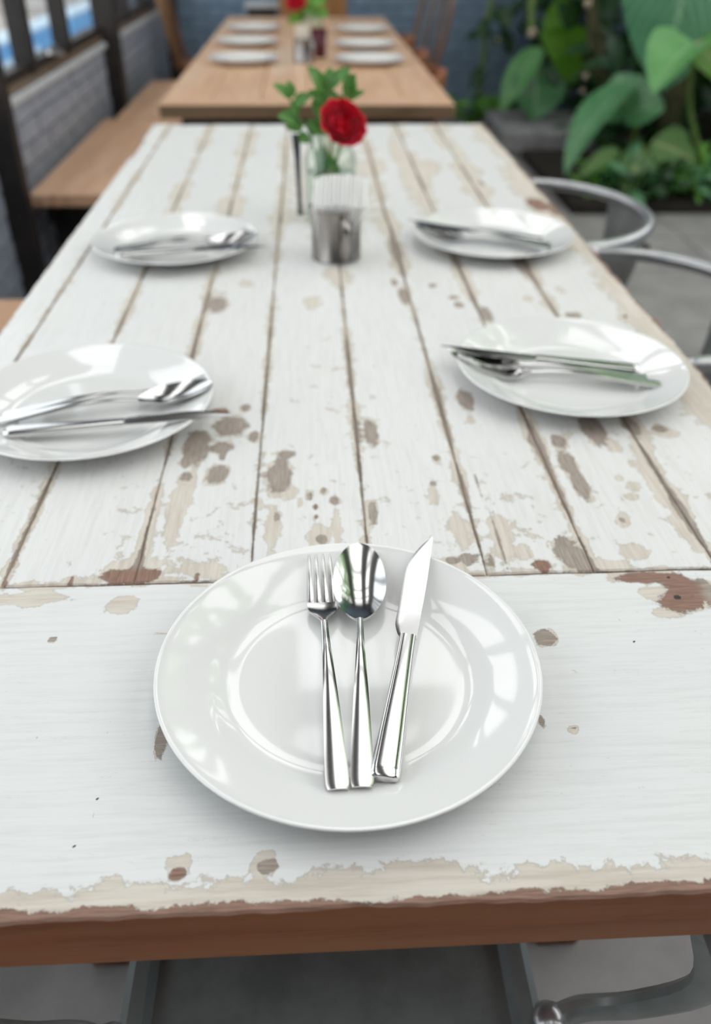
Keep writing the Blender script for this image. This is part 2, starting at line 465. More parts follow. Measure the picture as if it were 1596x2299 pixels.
wq = MB().box(WX - .22, WX - .01, -3.2, -.4, .722, 2.36).build('wall_left_near', M['mortar_grey'], smooth=False)  # unseen solid stretch added to keep side light off the near floor
tag(wq, 'unseen grey wall beside the viewer, added to darken the near floor', 'wall', kind='structure')

for i, (y0, y1, x1) in enumerate([(2.745, 2.80, WX + .075), (4.54, 4.64, WX + .07), (6.62, 6.80, WX + .07)]):
    t = MB().box(WX - .035, x1, y0, y1, 0, RZ).build('trim_%d' % (i + 2), M['frame'], smooth=False, bevel=.006)
    tag(t, ['dark steel post between the two near window bays', 'dark steel post at the end of the bench', 'dark steel post in the corner by the blue wall'][i], 'post', kind='structure')
ul = MB().box(WX - .22, WX, -3.2, BY, 2.36, RZ).build('wall_left_upper', M['roof'], smooth=False)
ul.name = 'wall_header'; tag(ul, 'dark boarded wall band above the windows', 'wall', kind='structure')

# back wall: slate blue brick
wb = MB().box(-1.3, EX, BY + .012, BY + .25, 0, RZ).build('wall_back', M['mortar_blue'], smooth=False)
tag(wb, 'slate blue painted brick wall at the back', 'wall', kind='structure')
bm2 = MB().box(-.1075, .1075, -.012, .012, -.031, .031).mesh('brick', M['brick_blue'], False)
for k in range(12):
    x = -.92 + (.1125 if k % 2 else 0)
    while x < 2.9:
        o = part('brick', bm2, wb)
        o.location = (x, BY + .012 + random.uniform(-.003, .003), .035 + k * .0705); x += .225
wr = MB().box(EX, EX + .2, -3.2, BY + .2, 0, 2.0).build('wall_right', M['mortar_blue'], smooth=False)
tag(wr, 'dark blue garden wall behind the big plants', 'wall', kind='structure')
wn = MB().box(-1.3, EX, -3.4, -3.2, 0, RZ).build('wall_near', M['roof'], smooth=False)  # unseen wall added for reflections, kept dark to cut bounce light
tag(wn, 'unseen dark wall behind the viewer, added for reflections and less bounce', 'wall', kind='structure')

# unseen roof boards, strips and openings set to shape light and reflections
rf = MB()
for (x0, x1) in [(-1.3, -1.05), (-.62, -.10), (.95, 1.45)]:
    rf.box(x0, x1, -1.0, 5.5, RZ, RZ + .12)
rf.box(-1.3, EX, -3.4, -1.0, RZ, RZ + .12).box(-1.3, EX, 5.5, 7.05, RZ, RZ + .12)
rf = rf.build('ceiling', M['roof'], smooth=False)
tag(rf, 'unseen dark boarded roof, open skylights shaped for light and reflections', 'roof', kind='structure')
for i in range(6):
    b = MB().box(-1.3, EX, .05 + i * 1.15, .12 + i * 1.15, RZ - .14, RZ).build('trim_%d' % (10 + i), M['dark'], smooth=False)
    tag(b, 'dark steel roof beam crossing the skylights', 'beam', kind='structure')

# outside, seen through the windows
og = MB().box(-14, -1.25, -4, 30, -.25, -.13).build('ground_outside', M['outground'], smooth=False)
tag(og, 'pale paving outside the windows', 'ground', kind='structure')
ow = MB().box(-7.2, -7.0, 4, 30, -.13, 4.).build('wall_outside', M['outwall'], smooth=False)
tag(ow, 'pale pinkish building wall beyond the blue stall', 'wall', kind='structure')
st = empty('blue_stall', (-2.6, 8.0, -.13)); so = (-2.6, 8.0, -.13)
tag(st, 'bright blue street stall with pale bands outside the window', 'stall')
MB().box(-2.72, -2.52, 5.6, 13.4, -.13, .35).build('body', M['blue1'], st, False, off=so)
for z0, z1 in ((.07, .11), (.19, .23)):
    MB().box(-2.519, -2.505, 5.7, 9.0, z0, z1).build('band', M['blue2'], st, False, off=so)
MB().box(-2.73, -2.50, 5.55, 13.45, .35, .375).build('counter_top', M['blue2'], st, False, off=so)
tre = empty('outdoor_shrub', (-4.2, 7.6, -.13)); to = (-4.2, 7.6, -.13)
tag(tre, 'yellow green shrub outside behind the blue stall', 'shrub')
b = MB()
for k in range(90):
    c = Vector((-4.2 + random.gauss(0, .45), 7.8 + random.gauss(0, .6), 1.1 + random.gauss(0, .45)))
    d = Vector((random.gauss(0, 1), random.gauss(0, 1), random.gauss(0, .6))).normalized()
    b.leaf(c, c + d * .28, .14, (random.gauss(0, .5), random.gauss(0, .5), 1), nu=1, nv=4)
b.build('foliage', M['out_leaf'], tre, off=to)
MB().tube([(-4.2, 7.8, -.13), (-4.25, 7.75, .6), (-4.15, 7.8, 1.3)], [.05, .04, .02], 8).build('stem', M['trunk'], tre, off=to)

# ================================================================== the white table
TX0, TX1, TY0, TY1, TJ = -.417, .476, .247, 2.440, .532
SEAMS = [-.372, -.262, -.154, -.058, .043, .142, .234, .342]
THK = .048
# flaked patches: photograph pixel centre, half sizes in pixels, kind (c cream undercoat, b bare wood, r red-brown wood)
PATCH = [(518, 955, 36, 20, 'b'), (490, 925, 22, 9, 'r'), (551, 914, 10, 8, 'b'), (570, 980, 10, 12, 'b'), (442, 1002, 27, 35, 'b'), (497, 1003, 24, 12, 'b'),
 (500, 1021, 8, 12, 'b'), (489, 1064, 24, 20, 'b'), (417, 1071, 15, 10, 'b'), (419, 1036, 12, 14, 'b'), (642, 1023, 20, 8, 'b'), (627, 1071, 26, 38, 'b'),
 (646, 1106, 18, 22, 'c'), (708, 1139, 6, 7, 'r'), (751, 1124, 10, 10, 'b'), (726, 1103, 7, 8, 'b'), (675, 1130, 6, 10, 'c'), (722, 1211, 13, 10, 'b'),
 (621, 1161, 7, 11, 'b'), (695, 1114, 5, 12, 'b'), (710, 1161, 5, 5, 'r'), (832, 970, 16, 26, 'b'), (838, 1149, 9, 24, 'b'), (826, 1165, 12, 40, 'c'), (980, 1027, 8, 7, 'b'),
 (972, 1085, 7, 6, 'b'), (975, 1110, 10, 20, 'c'), (444, 1293, 8, 10, 'r'), (613, 1190, 16, 45, 'c'), (718, 1205, 28, 28, 'c'), (755, 1185, 10, 40, 'c'),
 (1045, 897, 17, 22, 'b'), (1057, 943, 9, 9, 'c'), (1197, 988, 12, 12, 'b'), (1254, 992, 16, 15, 'b'), (1274, 1040, 18, 26, 'b'), (1302, 1089, 17, 32, 'b'),
 (1330, 963, 24, 32, 'b'), (1371, 1000, 21, 17, 'c'), (1492, 969, 32, 14, 'c'), (1480, 962, 16, 8, 'b'), (1415, 955, 18, 22, 'b'), (1417, 1040, 7, 10, 'c'),
 (1391, 1073, 8, 8, 'c'), (1420, 1093, 16, 10, 'c'), (1420, 1115, 14, 9, 'c'), (1399, 1170, 15, 15, 'c'), (1397, 1168, 8, 7, 'b'), (1274, 1239, 26, 34, 'b'), (1217, 1271, 20, 14, 'r'),
 (1424, 1239, 32, 18, 'c'), (1302, 1267, 20, 14, 'b'), (1015, 1259, 15, 8, 'b'), (1051, 1255, 15, 14, 'b'), (1100, 1259, 9, 18, 'b'), (1031, 1186, 18, 48, 'c'),
 (1124, 1194, 26, 48, 'c'), (1177, 1239, 20, 20, 'c'), (1533, 1182, 18, 38, 'c'), (1573, 1226, 22, 22, 'c'), (1456, 1297, 75, 12, 'r'), (1529, 1318, 36, 24, 'r'),
 (1529, 1352, 50, 24, 'r'), (1584, 1330, 24, 30, 'b'), (1468, 1333, 34, 18, 'c'), (1500, 1375, 40, 14, 'c'), (1225, 1433, 23, 17, 'b'), (1302, 1289, 15, 6, 'c'),
 (1216, 1620, 7, 14, 'b'), (1288, 1637, 9, 4, 'b'), (598, 1943, 34, 30, 'c'), (600, 1945, 22, 18, 'b'), (405, 1942, 32, 30, 'c'), (398, 1962, 18, 14, 'r'), (118, 1437, 9, 6, 'b'),
 (365, 1655, 13, 42, 'b'), (270, 1293, 42, 16, 'r'), (332, 1292, 28, 16, 'r'), (300, 1270, 60, 22, 'c'), (14, 1308, 9, 9, 'r'), (160, 1303, 8, 10, 'r'),
 (488, 682, 20, 16, 'b'), (500, 660, 10, 6, 'c'), (550, 635, 16, 9, 'c'), (700, 680, 20, 14, 'c'), (1019, 668, 10, 4, 'b'), (1030, 684, 10, 6, 'b'), (971, 640, 8, 4, 'b'),
 (1257, 649, 10, 8, 'c'), (1184, 670, 12, 6, 'c'), (1286, 707, 18, 6, 'b'), (908, 665, 12, 18, 'b'), (1090, 706, 13, 16, 'b'), (885, 634, 6, 8, 'b'),
 (888, 561, 13, 28, 'b'), (1025, 590, 8, 20, 'b'), (1173, 596, 16, 22, 'b'), (932, 408, 28, 60, 'c'), (894, 342, 18, 32, 'c'), (988, 310, 16, 22, 'c'),
 (969, 373, 20, 15, 'c'), (1035, 348, 10, 40, 'c'), (1076, 386, 9, 9, 'c'), (1080, 410, 6, 6, 'b'), (1207, 458, 22, 14, 'r'), (1245, 470, 14, 14, 'r'),
 (545, 351, 10, 45, 'c'), (745, 400, 70, 95, 'c'), (760, 620, 30, 20, 'c'), (160, 1305, 30, 8, 'c'), (60, 1345, 90, 16, 'c'), (280, 1355, 36, 20, 'c'),
 (70, 1170, 12, 60, 'c'), (335, 1180, 14, 110, 'c'), (395, 1150, 22, 70, 'c'), (455, 1280, 60, 16, 'c'), (1010, 1270, 40, 18, 'c'), (1360, 1268, 60, 10, 'c'),
 (430, 1080, 10, 60, 'c'), (1210, 1010, 18, 60, 'c'), (1470, 1080, 22, 80, 'c'), (1430, 960, 20, 50, 'c')]
DARK = [(1501, 1298, 7, 4), (1520, 1342, 10, 7), (238, 1643, 5, 9), (243, 1621, 5, 3), (207, 1838, 4, 5), (166, 1898, 3, 3), (280, 1970, 14, 3), (213, 1820, 3, 4), (217, 1795, 3, 5),
        (265, 1660, 3, 2), (278, 1617, 2, 2), (1394, 1392, 5, 3), (920, 2037, 22, 4), (1490, 1050, 3, 3), (1404, 710, 5, 5), (1422, 1440, 4, 3)]

def prep(lst):
    out = []
    for q in lst:
        c = atz(q[0], q[1]); ex = (atz(q[0] + q[2], q[1]) - c).x; ey = abs((atz(q[0], q[1] - q[3]) - c).y)
        sk = (atz(q[0], q[1] - q[3]) - c).x / max(ey, 1e-6)
        out.append((c.x, c.y, ex, ey, sk, q[4] if len(q) > 4 else 'd'))
    return out
PW, DW = prep(PATCH), prep(DARK)

def wob(y, s):
    return .5 + .28 * np.sin(y * 11 + s * 7.1) + .2 * np.sin(y * 29 + s * 3.3) + .14 * np.sin(y * 61 + s * 1.7)

def peel_fields(x, y):
    cr = np.full_like(x, -1.); ba = np.full_like(x, -1.); rd = np.zeros_like(x); dk = np.full_like(x, -1.)
    for (cx, cy, ex, ey, sk, kind) in PW:
        g = 1 - np.sqrt(((x - cx) / ex) ** 2 + ((y - cy) / ey) ** 2)
        g2 = 1 - np.sqrt(((x - cx) / (ex * 1.06 + .0008)) ** 2 + ((y - cy) / (ey * 1.06 + .001)) ** 2)
        cr = np.maximum(cr, g2 if kind != 'c' else g)
        if kind in 'br': ba = np.maximum(ba, g)
        if kind == 'r': rd = np.maximum(rd, np.clip(g * 2 + 1, 0, 1))
    for (cx, cy, ex, ey, sk, kind) in DW:
        dk = np.maximum(dk, 1 - np.sqrt(((x - cx) / ex) ** 2 + ((y - cy) / ey) ** 2))
    strength = {-.372: .35, -.262: .75, -.154: 1., -.058: .7, .043: .9, .142: 1., .234: 1.15, .342: 1.2}
    for i, s in enumerate(SEAMS):
        d = np.abs(x - s); a = strength[s]
        k = np.where(y > TJ, 1., 0.)
        far = np.clip((y - 1.0) / .6, 0, 1)
        g = wob(y, i + 1) * a * (.85 + .5 * far) - .02 - d / (.0105 + .011 * far)
        cr = np.maximum(cr, np.where(k > 0, g, -1))
        g = wob(y, i + 9) * a * 1.0 - .12 - d / .0050
        ba = np.maximum(ba, np.where(k > 0, g, -1))
    cr = np.maximum(cr, np.where((x > -.058) & (x < .142) & (y > 1.545) & (y < 2.25), .12 + .15 * np.sin(x * 40) - np.clip((y - 2.0) / .3, 0, 1), -1))
    # scuffed paint towards the end board
    cr = np.maximum(cr, np.where((y > TJ) & (y < 1.1), -.40 + .17 * np.clip(1 - (y - TJ) / .3, 0, 1) + .10 * np.sin(x * 23 + 1) * np.sin(y * 9), -1))
    cr = np.maximum(cr, np.where(y <= TJ, -.52 + .12 * np.sin(x * 17) * np.sin(y * 21 + 1), -1))
    # a crack beside one seam near the end board
    cx = .158 + (.667 - y) * .03
    g = np.where((y < .69) & (y > TJ), .55 - np.abs(x - cx) / .0022, -1.)
    ba = np.maximum(ba, g)
    # worn outer edges
    d = y - TY0
    g = .55 + .45 * wob(x * 1.3, 2) - d / .024; cr = np.maximum(cr, g)
    g = .35 + .5 * wob(x * 1.7, 5) - d / .0085; ba = np.maximum(ba, g); rd = np.where(d < .016, 1., rd)
    d = TX1 - x
    on = np.clip((y - .70) / .1, 0, 1)
    g = (.5 + .95 * wob(y * .6, 4)) * on - d / .046; cr = np.maximum(cr, g)
    g = (.12 + .65 * wob(y, 8)) * on - d / .011; ba = np.maximum(ba, g); rd = np.where(d < .012, .8, rd)
    d = x - TX0
    g = .1 + .4 * wob(y, 6) - d / .008; cr = np.maximum(cr, g)
    g = -.1 + .3 * wob(y, 3) - d / .006; ba = np.maximum(ba, g)
    d = TY1 - y
    cr = np.maximum(cr, .3 * wob(x, 3) - d / .01)
    # along the joint of the end board
    d = np.abs(y - TJ)
    cr = np.maximum(cr, .05 + .55 * wob(x * 1.2, 7) - d / .007); ba = np.maximum(ba, -.05 + .45 * wob(x * 1.5, 3) - d / .004)
    return cr, ba, rd, dk

troot = empty('white_table', (.03, 1.34, 0)); TO = (.03, 1.34, 0)
tag(troot, 'long table of old planks in flaking white paint, nearest the viewer', 'table')

def rough_edge(t, seed, amp=.0022):
    return amp * (.5 * math.sin(t * 31 + seed) * math.sin(t * 7.3 + seed) + .6 * math.sin(t * 97 + seed * 2.3) * math.sin(t * 13 + seed) + .4 * math.sin(t * 251 + seed * .7) * math.sin(t * 41))

def plank(name, x0, x1, y0, y1, nx, ny, mat, side, jl=0, jr=0, jn=0, jf=0, dz=0., notch=None):
    xs = np.linspace(x0, x1, nx + 1); ys = np.linspace(y0, y1, ny + 1)
    xs[1] = x0 + .0015; xs[-2] = x1 - .0015; ys[1] = y0 + .0015; ys[-2] = y1 - .0015
    X, Y = np.meshgrid(xs, ys)
    Z = np.full_like(X, TZ + dz)
    Z += .0004 * np.sin(Y * 13 + x0 * 40) + .0003 * np.sin(X * 60 + Y * 5)
    Z[0, :] -= .0016; Z[-1, :] -= .0016; Z[:, 0] -= .0016; Z[:, -1] -= .0016
    for j in range(ny + 1):
        if jl: e = rough_edge(ys[j], 1.3 + x0); X[j, 0] += e * jl; X[j, 1] += e * jl
        if jr: e = rough_edge(ys[j], 2.9 + x1); X[j, -1] += e * jr; X[j, -2] += e * jr
        if notch and notch[0] < ys[j] < notch[1]: X[j, 0] += notch[2]; X[j, 1] += notch[2]
    for i in range(nx + 1):
        if jn: e = rough_edge(xs[i], 4.1); Y[0, i] += e * jn; Y[1, i] += e * jn
        if jf: e = rough_edge(xs[i], 5.7); Y[-1, i] += e * jf; Y[-2, i] += e * jf
    b = MB(); k = nx + 1
    top = np.stack([X, Y, Z], -1).reshape(-1, 3).tolist()
    fs = [(j * k + i, j * k + i + 1, (j + 1) * k + i + 1, (j + 1) * k + i) for j in range(ny) for i in range(nx)]
    b.add(top, fs, 0)
    rim = list(range(k)) + [j * k + nx for j in range(1, ny + 1)] + [ny * k + i for i in range(nx - 1, -1, -1)] + [j * k for j in range(ny - 1, 0, -1)]
    n0 = len(b.v); mnum = len(rim)
    for q in rim:
        x, y, z = b.v[q]; x = min(max(x, x0 + .0), x1); y = max(y, y0) if jn > .3 else y; b.v.append((x, y if q > nx else y0, TZ - THK))
    for q in range(mnum):
        r = (q + 1) % mnum
        b.f.append((rim[q], n0 + q, n0 + r, rim[r])); b.mi.append(1)
    b.f.append(tuple(n0 + q for q in range(mnum))[::-1]); b.mi.append(1)
    o = b.build(name, [mat, side], troot, True, .5, off=TO)
    A = np.array(b.v); cr, ba, rd, dk = peel_fields(A[:, 0], A[:, 1])
    for nm, ar in (('cream', cr), ('bare', ba), ('red', rd), ('dark', dk)):
        at = o.data.attributes.new(nm, 'FLOAT', 'POINT'); at.data.foreach_set('value', np.clip(ar, -1.2, 1.2).astype(np.float32))
    return o

GAP = .0006
xs_ = [TX0] + SEAMS + [TX1]
for i in range(len(xs_) - 1):
    a, b_ = xs_[i] + (GAP if i else 0), xs_[i + 1] - (GAP if i < len(xs_) - 2 else 0)
    n = max(6, int((b_ - a) / .0036))
    kw = dict(jl=.6 if i == 0 else .25, jr=1.6 if i == len(xs_) - 2 else .25, jn=.2, jf=.8, dz=random.uniform(-.0008, .0006))
    if i == 0: kw['notch'] = (2.05, 2.24, .012)
    if abs(xs_[i] - (.043)) < .01 or abs(xs_[i] + .058) < .01:
        # the two middle boards stop at a patch of shorter boards under the jar
        plank('plank', a, b_, TJ + .001, 1.538, n, 270, M['paint_y'], M['edge_wood_y'], **kw)
        kw['dz'] = -.003
        plank('plank', a, b_, 1.5455, TY1, n, 170, M['paint_y'], M['edge_wood_y'], **kw)
    else:
        plank('plank', a, b_, TJ + .001, TY1, n, 400, M['paint_y'], M['edge_wood_y'], **kw)
plank('end_plank', TX0, TX1, TY0, TJ - .001, 250, 88, M['paint_x'], M['edge_wood'], jl=.5, jr=1., jn=.45, jf=.15)
for sx in SEAMS:
    MB().box(sx - .004, sx + .004, TJ + .002, TY1 - .004, TZ - .03, TZ - .0028).build('seam_strip', M['seam'], troot, False, off=TO)
for y in (.95, 1.95):
    MB().box(-.36, .42, y - .04, y + .04, TZ - THK - .03, TZ - THK).build('batten', M['edge_wood'], troot, False, off=TO)
for sx in (-.30, .33):
    for sy in (.62, 2.28):
        MB().box(sx - .03, sx + .03, sy - .03, sy + .03, 0, TZ - THK).build('leg', M['edge_wood_y'], troot, False, off=TO, bevel=.004)
    MB().box(sx - .015, sx + .015, .65, 2.25, TZ - THK - .08, TZ - THK).build('apron', M['edge_wood_y'], troot, False, off=TO)
for sy in (.62, 2.28):
    MB().box(-.284, .314, sy - .015, sy + .015, TZ - THK - .08, TZ - THK - .031 if False else TZ - THK).build('apron', M['edge_wood'], troot, False, off=TO)

# ================================================================== tan table behind
t2 = empty('tan_table', (.01, 4.12, 0)); T2 = (.01, 4.12, 0)
tag(t2, 'long tan wooden table laid with six plates, behind the white table', 'table')
X0, X1, Y0, Y1 = -.448, .445, 2.735, 5.54
xs2 = np.linspace(X0, X1, 7)
for i in range(6):
    MB().box(xs2[i] + .001, xs2[i + 1] - .001, Y0 + .10, Y1, TZ - .038, TZ - random.uniform(0, .0012)).build('plank', M['tan_wood'], t2, False, off=T2, bevel=.002)
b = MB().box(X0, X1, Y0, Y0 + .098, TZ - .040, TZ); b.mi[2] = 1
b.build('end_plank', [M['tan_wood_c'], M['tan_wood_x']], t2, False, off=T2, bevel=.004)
for sx in (-.36, .36):
    for sy in (Y0 + .18, Y1 - .25):
        MB().box(sx - .035, sx + .035, sy - .035, sy + .035, 0, TZ - .05).build('leg', M['dark'], t2, False, off=T2)
for sy in (Y0 + .15, Y1 - .25):
    MB().box(-.40, .40, sy - .02, sy + .02, TZ - .11, TZ - .051).build('cross_rail', M['dark'], t2, False, off=T2)

# ================================================================== plates
prof = [(0, .0052), (.045, .0052), (.074, .0054), (.085, .0064), (.093, .0090), (.102, .0128), (.116, .0176), (.129, .0218), (.1332, .0234), (.1350, .0232), (.1348, .0216), (.128, .0184),
        (.112, .0126), (.098, .0072), (.089, .0030), (.083, .0002), (.078, .0), (.0755, .0022), (.04, .0026), (0, .0026)]
pp = [(max(q.x, 0), q.y) for q in catmull(prof, 5)]; pp[0] = (0, .0052); pp[-1] = (0, .0026)
plate_me = MB().lathe(pp, 128).mesh('dinner_plate', M['china'], True)
PL = [(.0194, .4143), (-.2484, .8263), (.3056, .8936), (-.2236, 1.3881), (.3079, 1.4058)]
PLAB = ['large white dinner plate nearest the viewer on the end board', 'white dinner plate at the left edge of the photo, its left rim cut off', 'white dinner plate on the right, closest to the two metal chairs',
        'white dinner plate on the left beyond, level with the napkin mug', 'white dinner plate on the right beyond, level with the napkin mug']
for (x, y), lb in zip(PL, PLAB):
    o = bpy.data.objects.new('dinner_plate', plate_me); col.objects.link(o); o.location = (x, y, TZ + .0004)
    tag(o, lb, 'plate', 'plates on the white table')
P2 = [(-.247, 3.63), (-.265, 4.19), (-.268, 4.755), (.240, 3.615), (.250, 4.105), (.272, 4.715)]
side = ['left', 'right']; rw = ['nearest', 'middle', 'farthest']
for i, (x, y) in enumerate(P2):
    o = bpy.data.objects.new('dinner_plate', plate_me); col.objects.link(o); o.location = (x, y, TZ + .0004)
    tag(o, '%s of three white plates on the %s side of the tan table' % (rw[i % 3], side[i // 3]), 'plate', 'plates on the tan table')

# ================================================================== cutlery (built along +y, handle end at the origin)
def strip(stations, ns, fz, keep=None):
    """stations: (y, xl, xr, thickness, z) ; fz(s, k) crown of the top ; closed thin body"""
    b = MB(); nst = len(stations)
    top = []; bot = []
    for k, (y, xl, xr, th, z) in enumerate(stations):
        for i in range(ns + 1):
            s_ = -1 + 2 * i / ns; x = xl + (xr - xl) * i / ns; c, e = fz(s_, k)
            top.append((x, y, z + c)); bot.append((x, y, z + c - th * e))
    b.add(top + bot, []); n = ns + 1; o2 = len(top)
    for k in range(nst - 1):
        for i in range(ns):
            a, c, d, e = k * n + i, k * n + i + 1, (k + 1) * n + i + 1, (k + 1) * n + i
            b.f.append((a, c, d, e)); b.f.append((o2 + e, o2 + d, o2 + c, o2 + a)); b.mi += [0, 0]
        for i, fl in ((0, True), (ns, False)):
            a, e = k * n + i, (k + 1) * n + i
            b.f.append((a, e, o2 + e, o2 + a) if fl else (o2 + a, o2 + e, e, a)); b.mi.append(0)
    for k, fl in ((0, True), (nst - 1, False)):
        for i in range(ns):
            a, c = k * n + i, k * n + i + 1
            b.f.append((o2 + a, o2 + c, c, a) if fl else (a, c, o2 + c, o2 + a)); b.mi.append(0)
    return b

def lerp_tab(tab, y):
    for (a, va), (c, vc) in zip(tab[:-1], tab[1:]):
        if y <= c:
            t = (y - a) / (c - a); t = t * t * (3 - 2 * t) if False else t; return va + (vc - va) * t
    return tab[-1][1]

def smooth_tab(tab, y, h=.006):
    return sum(lerp_tab(tab, min(max(y + d * h, tab[0][0]), tab[-1][0])) for d in (-1, -.5, 0, .5, 1)) / 5

def handle_mesh(L, name):
    wt = [(0, .0068), (.004, .0074), (.02, .0071), (.06, .0056), (.10, .0037), (.125, .0027), (L, .0025)]
    zt = [(0, .0022), (.03, .0050), (.075, .0100), (.11, .0110), (L - .012, .0080), (L, .0060)]
    stn = []
    for y in [0, .0008, .002, .004] + list(np.linspace(.008, L, 34)):
        w = smooth_tab(wt, y, .003); w *= 1 if y > .003 else (.90 + .1 * y / .003)
        stn.append((y, -w, w, .0024 if y > .001 else .0012, smooth_tab(zt, y, .014)))
    return strip(stn, 10, lambda s, k: (.0006 * (1 - s * s) - .0002, 1.)).mesh(name, M['steel'], True, .9), stn[-1]

LH = .148
hm, last = handle_mesh(LH, 'handle')
# spoon bowl
def spoon_bowl():
    L = .083; st_ = []
    n = 30
    for k in range(n + 1):
        t = k / n; y = LH + L * t
        tt = max(0, (t - .0)) 
        w = .0210 * (math.sin(PI * min(1, (t * .985 + .015) ** .86))) ** .68 if t < .5 else .0210 * (1 - ((t - .44) / .5601) ** 2.3) ** .5 * .999 if t < 1 else .0012
        w = max(w, .0025 if t < .3 else .0008)
        zr = .0060 + .0085 * t ** 1.3
        st_.append((y, -w, w, .0011 + .0012 * max(0, 1 - t * 6), zr, t))
    def fz(s, k):
        t = st_[k][5]; d = .0080 * math.sin(PI * min(1, t ** .92)) ** 1.15
        return (-d * (1 - s * s), 1.)
    return strip([q[:5] for q in st_], 18, fz).mesh('bowl', M['steel'], True, 1.2)
sb_me = spoon_bowl()
# fork head: shoulder and four tines
def fork_head():
    b = MB(); hw = .0120
    ys = np.linspace(LH, LH + .026, 10); stn = []
    for k, y in enumerate(ys):
        t = k / 9; w = .0025 + (hw - .0025) * (math.sin(PI / 2 * min(1, t * 1.25))) ** 1.4
        z = .0060 - .0048 * math.sin(PI * .5 * t) ** 1.
        stn.append((y, -w, w, .0018, z))
    s1 = strip(stn, 14, lambda s, k: (.0009 * (s * s), 1.)); b.add(s1.v, s1.f)
    for q in range(4):
        cx0 = -hw + hw * 2 * (q + .5) / 4
        stn = []
        for k in range(13):
            t = k / 12; y = LH + .026 + .046 * t
            w = .0021 - .0012 * t; w = w if t < .97 else .0005
            c = cx0 * (1 - .06 * t)
            z = .0012 + .0125 * t ** 1.5
            stn.append((y, c - w, c + w, .0018 - .0006 * t, z))
        s2 = strip(stn, 4, lambda s, k: (.0002 * (1 - s * s), 1.)); b.add(s2.v, s2.f)
    return b.mesh('tines', M['steel'], True, .9)
fh_me = fork_head()
# knife: heavy handle and pointed blade with the cutting edge on -x
def knife_parts():
    KH = .122; b = MB(); n = 14; ring = []
    wt = [(0, .0098), (.03, .0090), (.07, .0074), (.105, .0062), (KH, .0060)]
    for k in range(33):
        y = KH * k / 32 if k else 0
        w = smooth_tab(wt, y, .004); h = .0042 - .0008 * (y / KH)
        if k == 0: w, h = w * .80, h * .7
        if k == 1: y = .0015; w, h = w * .98, h * .96
        pts = []
        for i in range(20):
            a = 2 * PI * i / 20; c, s_ = math.cos(a), math.sin(a)
            pts.append((w * math.copysign(abs(c) ** .5, c), y, .0046 + h * math.copysign(abs(s_) ** .65, s_)))
        ring.append(pts)
    vs = [q for r_ in ring for q in r_]; fs = []
    for k in range(32):
        for i in range(20):
            j = (i + 1) % 20; fs.append((k * 20 + i, k * 20 + j, (k + 1) * 20 + j, (k + 1) * 20 + i))
    fs.append(tuple(range(20))[::-1]); fs.append(tuple(32 * 20 + i for i in range(20)))
    b.add(vs, [f[::-1] for f in fs])
    hme = b.mesh('handle', M['steel'], True, .9)
    stn = []; BL = .118
    for k in range(41):
        t = k / 40; y = KH - .002 + BL * t
        xr = .0064 + .0012 * math.sin(PI * t * .9)
        xl = -.0066 - .0046 * min(1, t * 9) ** .8 * (1 - .25 * t)
        if t > .55:
            q = (t - .55) / .45; xl = xl + (xr - xl - .0004) * q ** 2.3
        if t < .05: xl = -.0058 - .004 * (t / .05)
        stn.append((y, xl, xr, .0017 - .0005 * t, .0054))
    bme = strip(stn, 8, lambda s, k: (0, 1.) if s > -.6 else (-.0004 * (-.6 - s) / .4, max(.25, 1 - (-.6 - s) / .4))).mesh('blade', M['steel'], True, .35)
    return hme, bme
kh_me, kb_me = knife_parts()

def cutlery(kind, end, tip, label, zoff, pitch, roll=0.):
    d = Vector((tip[0] - end[0], tip[1] - end[1])); az = math.atan2(d.y, d.x) - PI / 2
    o = empty({'f': 'fork', 's': 'spoon', 'k': 'table_knife'}[kind], (end[0], end[1], TZ + zoff), az)
    o.rotation_mode = 'ZXY' if False else 'XYZ'
    o.rotation_euler = Matrix.Rotation(az, 3, 'Z').__matmul__(Matrix.Rotation(pitch, 3, 'X')).__matmul__(Matrix.Rotation(roll, 3, 'Y')).to_euler()
    if kind == 'f': part('handle', hm, o); part('tines', fh_me, o)
    if kind == 's': part('handle', hm, o); part('bowl', sb_me, o)
    if kind == 'k': part('handle', kh_me, o); part('blade', kb_me, o)
    tag(o, label, {'f': 'fork', 's': 'spoon', 'k': 'knife'}[kind], {'f': 'steel forks', 's': 'steel spoons', 'k': 'steel knives'}[kind])
    return o
where = ['on the plate nearest the viewer', 'on the plate cut off by the left edge', 'on the right plate closest to the metal chairs',
         'on the left plate level with the napkin mug', 'on the right plate level with the napkin mug']
SETS = [  # fork end,tip  spoon end,tip  knife end,tip
 (((.0085, .313), (.0005, .53)), ((.0235, .314), (.034, .55)), ((.0375, .320), (.0905, .556))),
 (((-.334, .798), (-.138, .858)), ((-.338, .785), (-.143, .838)), ((-.322, .762), (-.099, .774))),
 (((.399, .845), (.198, .891)), ((.389, .861), (.193, .911)), ((.387, .886), (.167, .927))),
 (((-.318, 1.350), (-.119, 1.411)), ((-.317, 1.336), (-.122, 1.388)), ((-.309, 1.322), (-.089, 1.326))),
 (((.394, 1.336), (.202, 1.413)), ((.394, 1.354), (.199, 1.434)), ((.388, 1.376), (.174, 1.452)))]
for i, ((fe, ft), (se, stp), (ke, kt)) in enumerate(SETS):
    cutlery('f', fe, ft, 'polished steel fork with four tines ' + where[i], .0140, -.010)
    cutlery('s', se, stp, 'polished steel spoon with egg-shaped bowl ' + where[i], .0140, -.008)
    cutlery('k', ke, kt, 'polished steel knife with pointed blade ' + where[i], .0105 if i == 0 else .0105, .048)

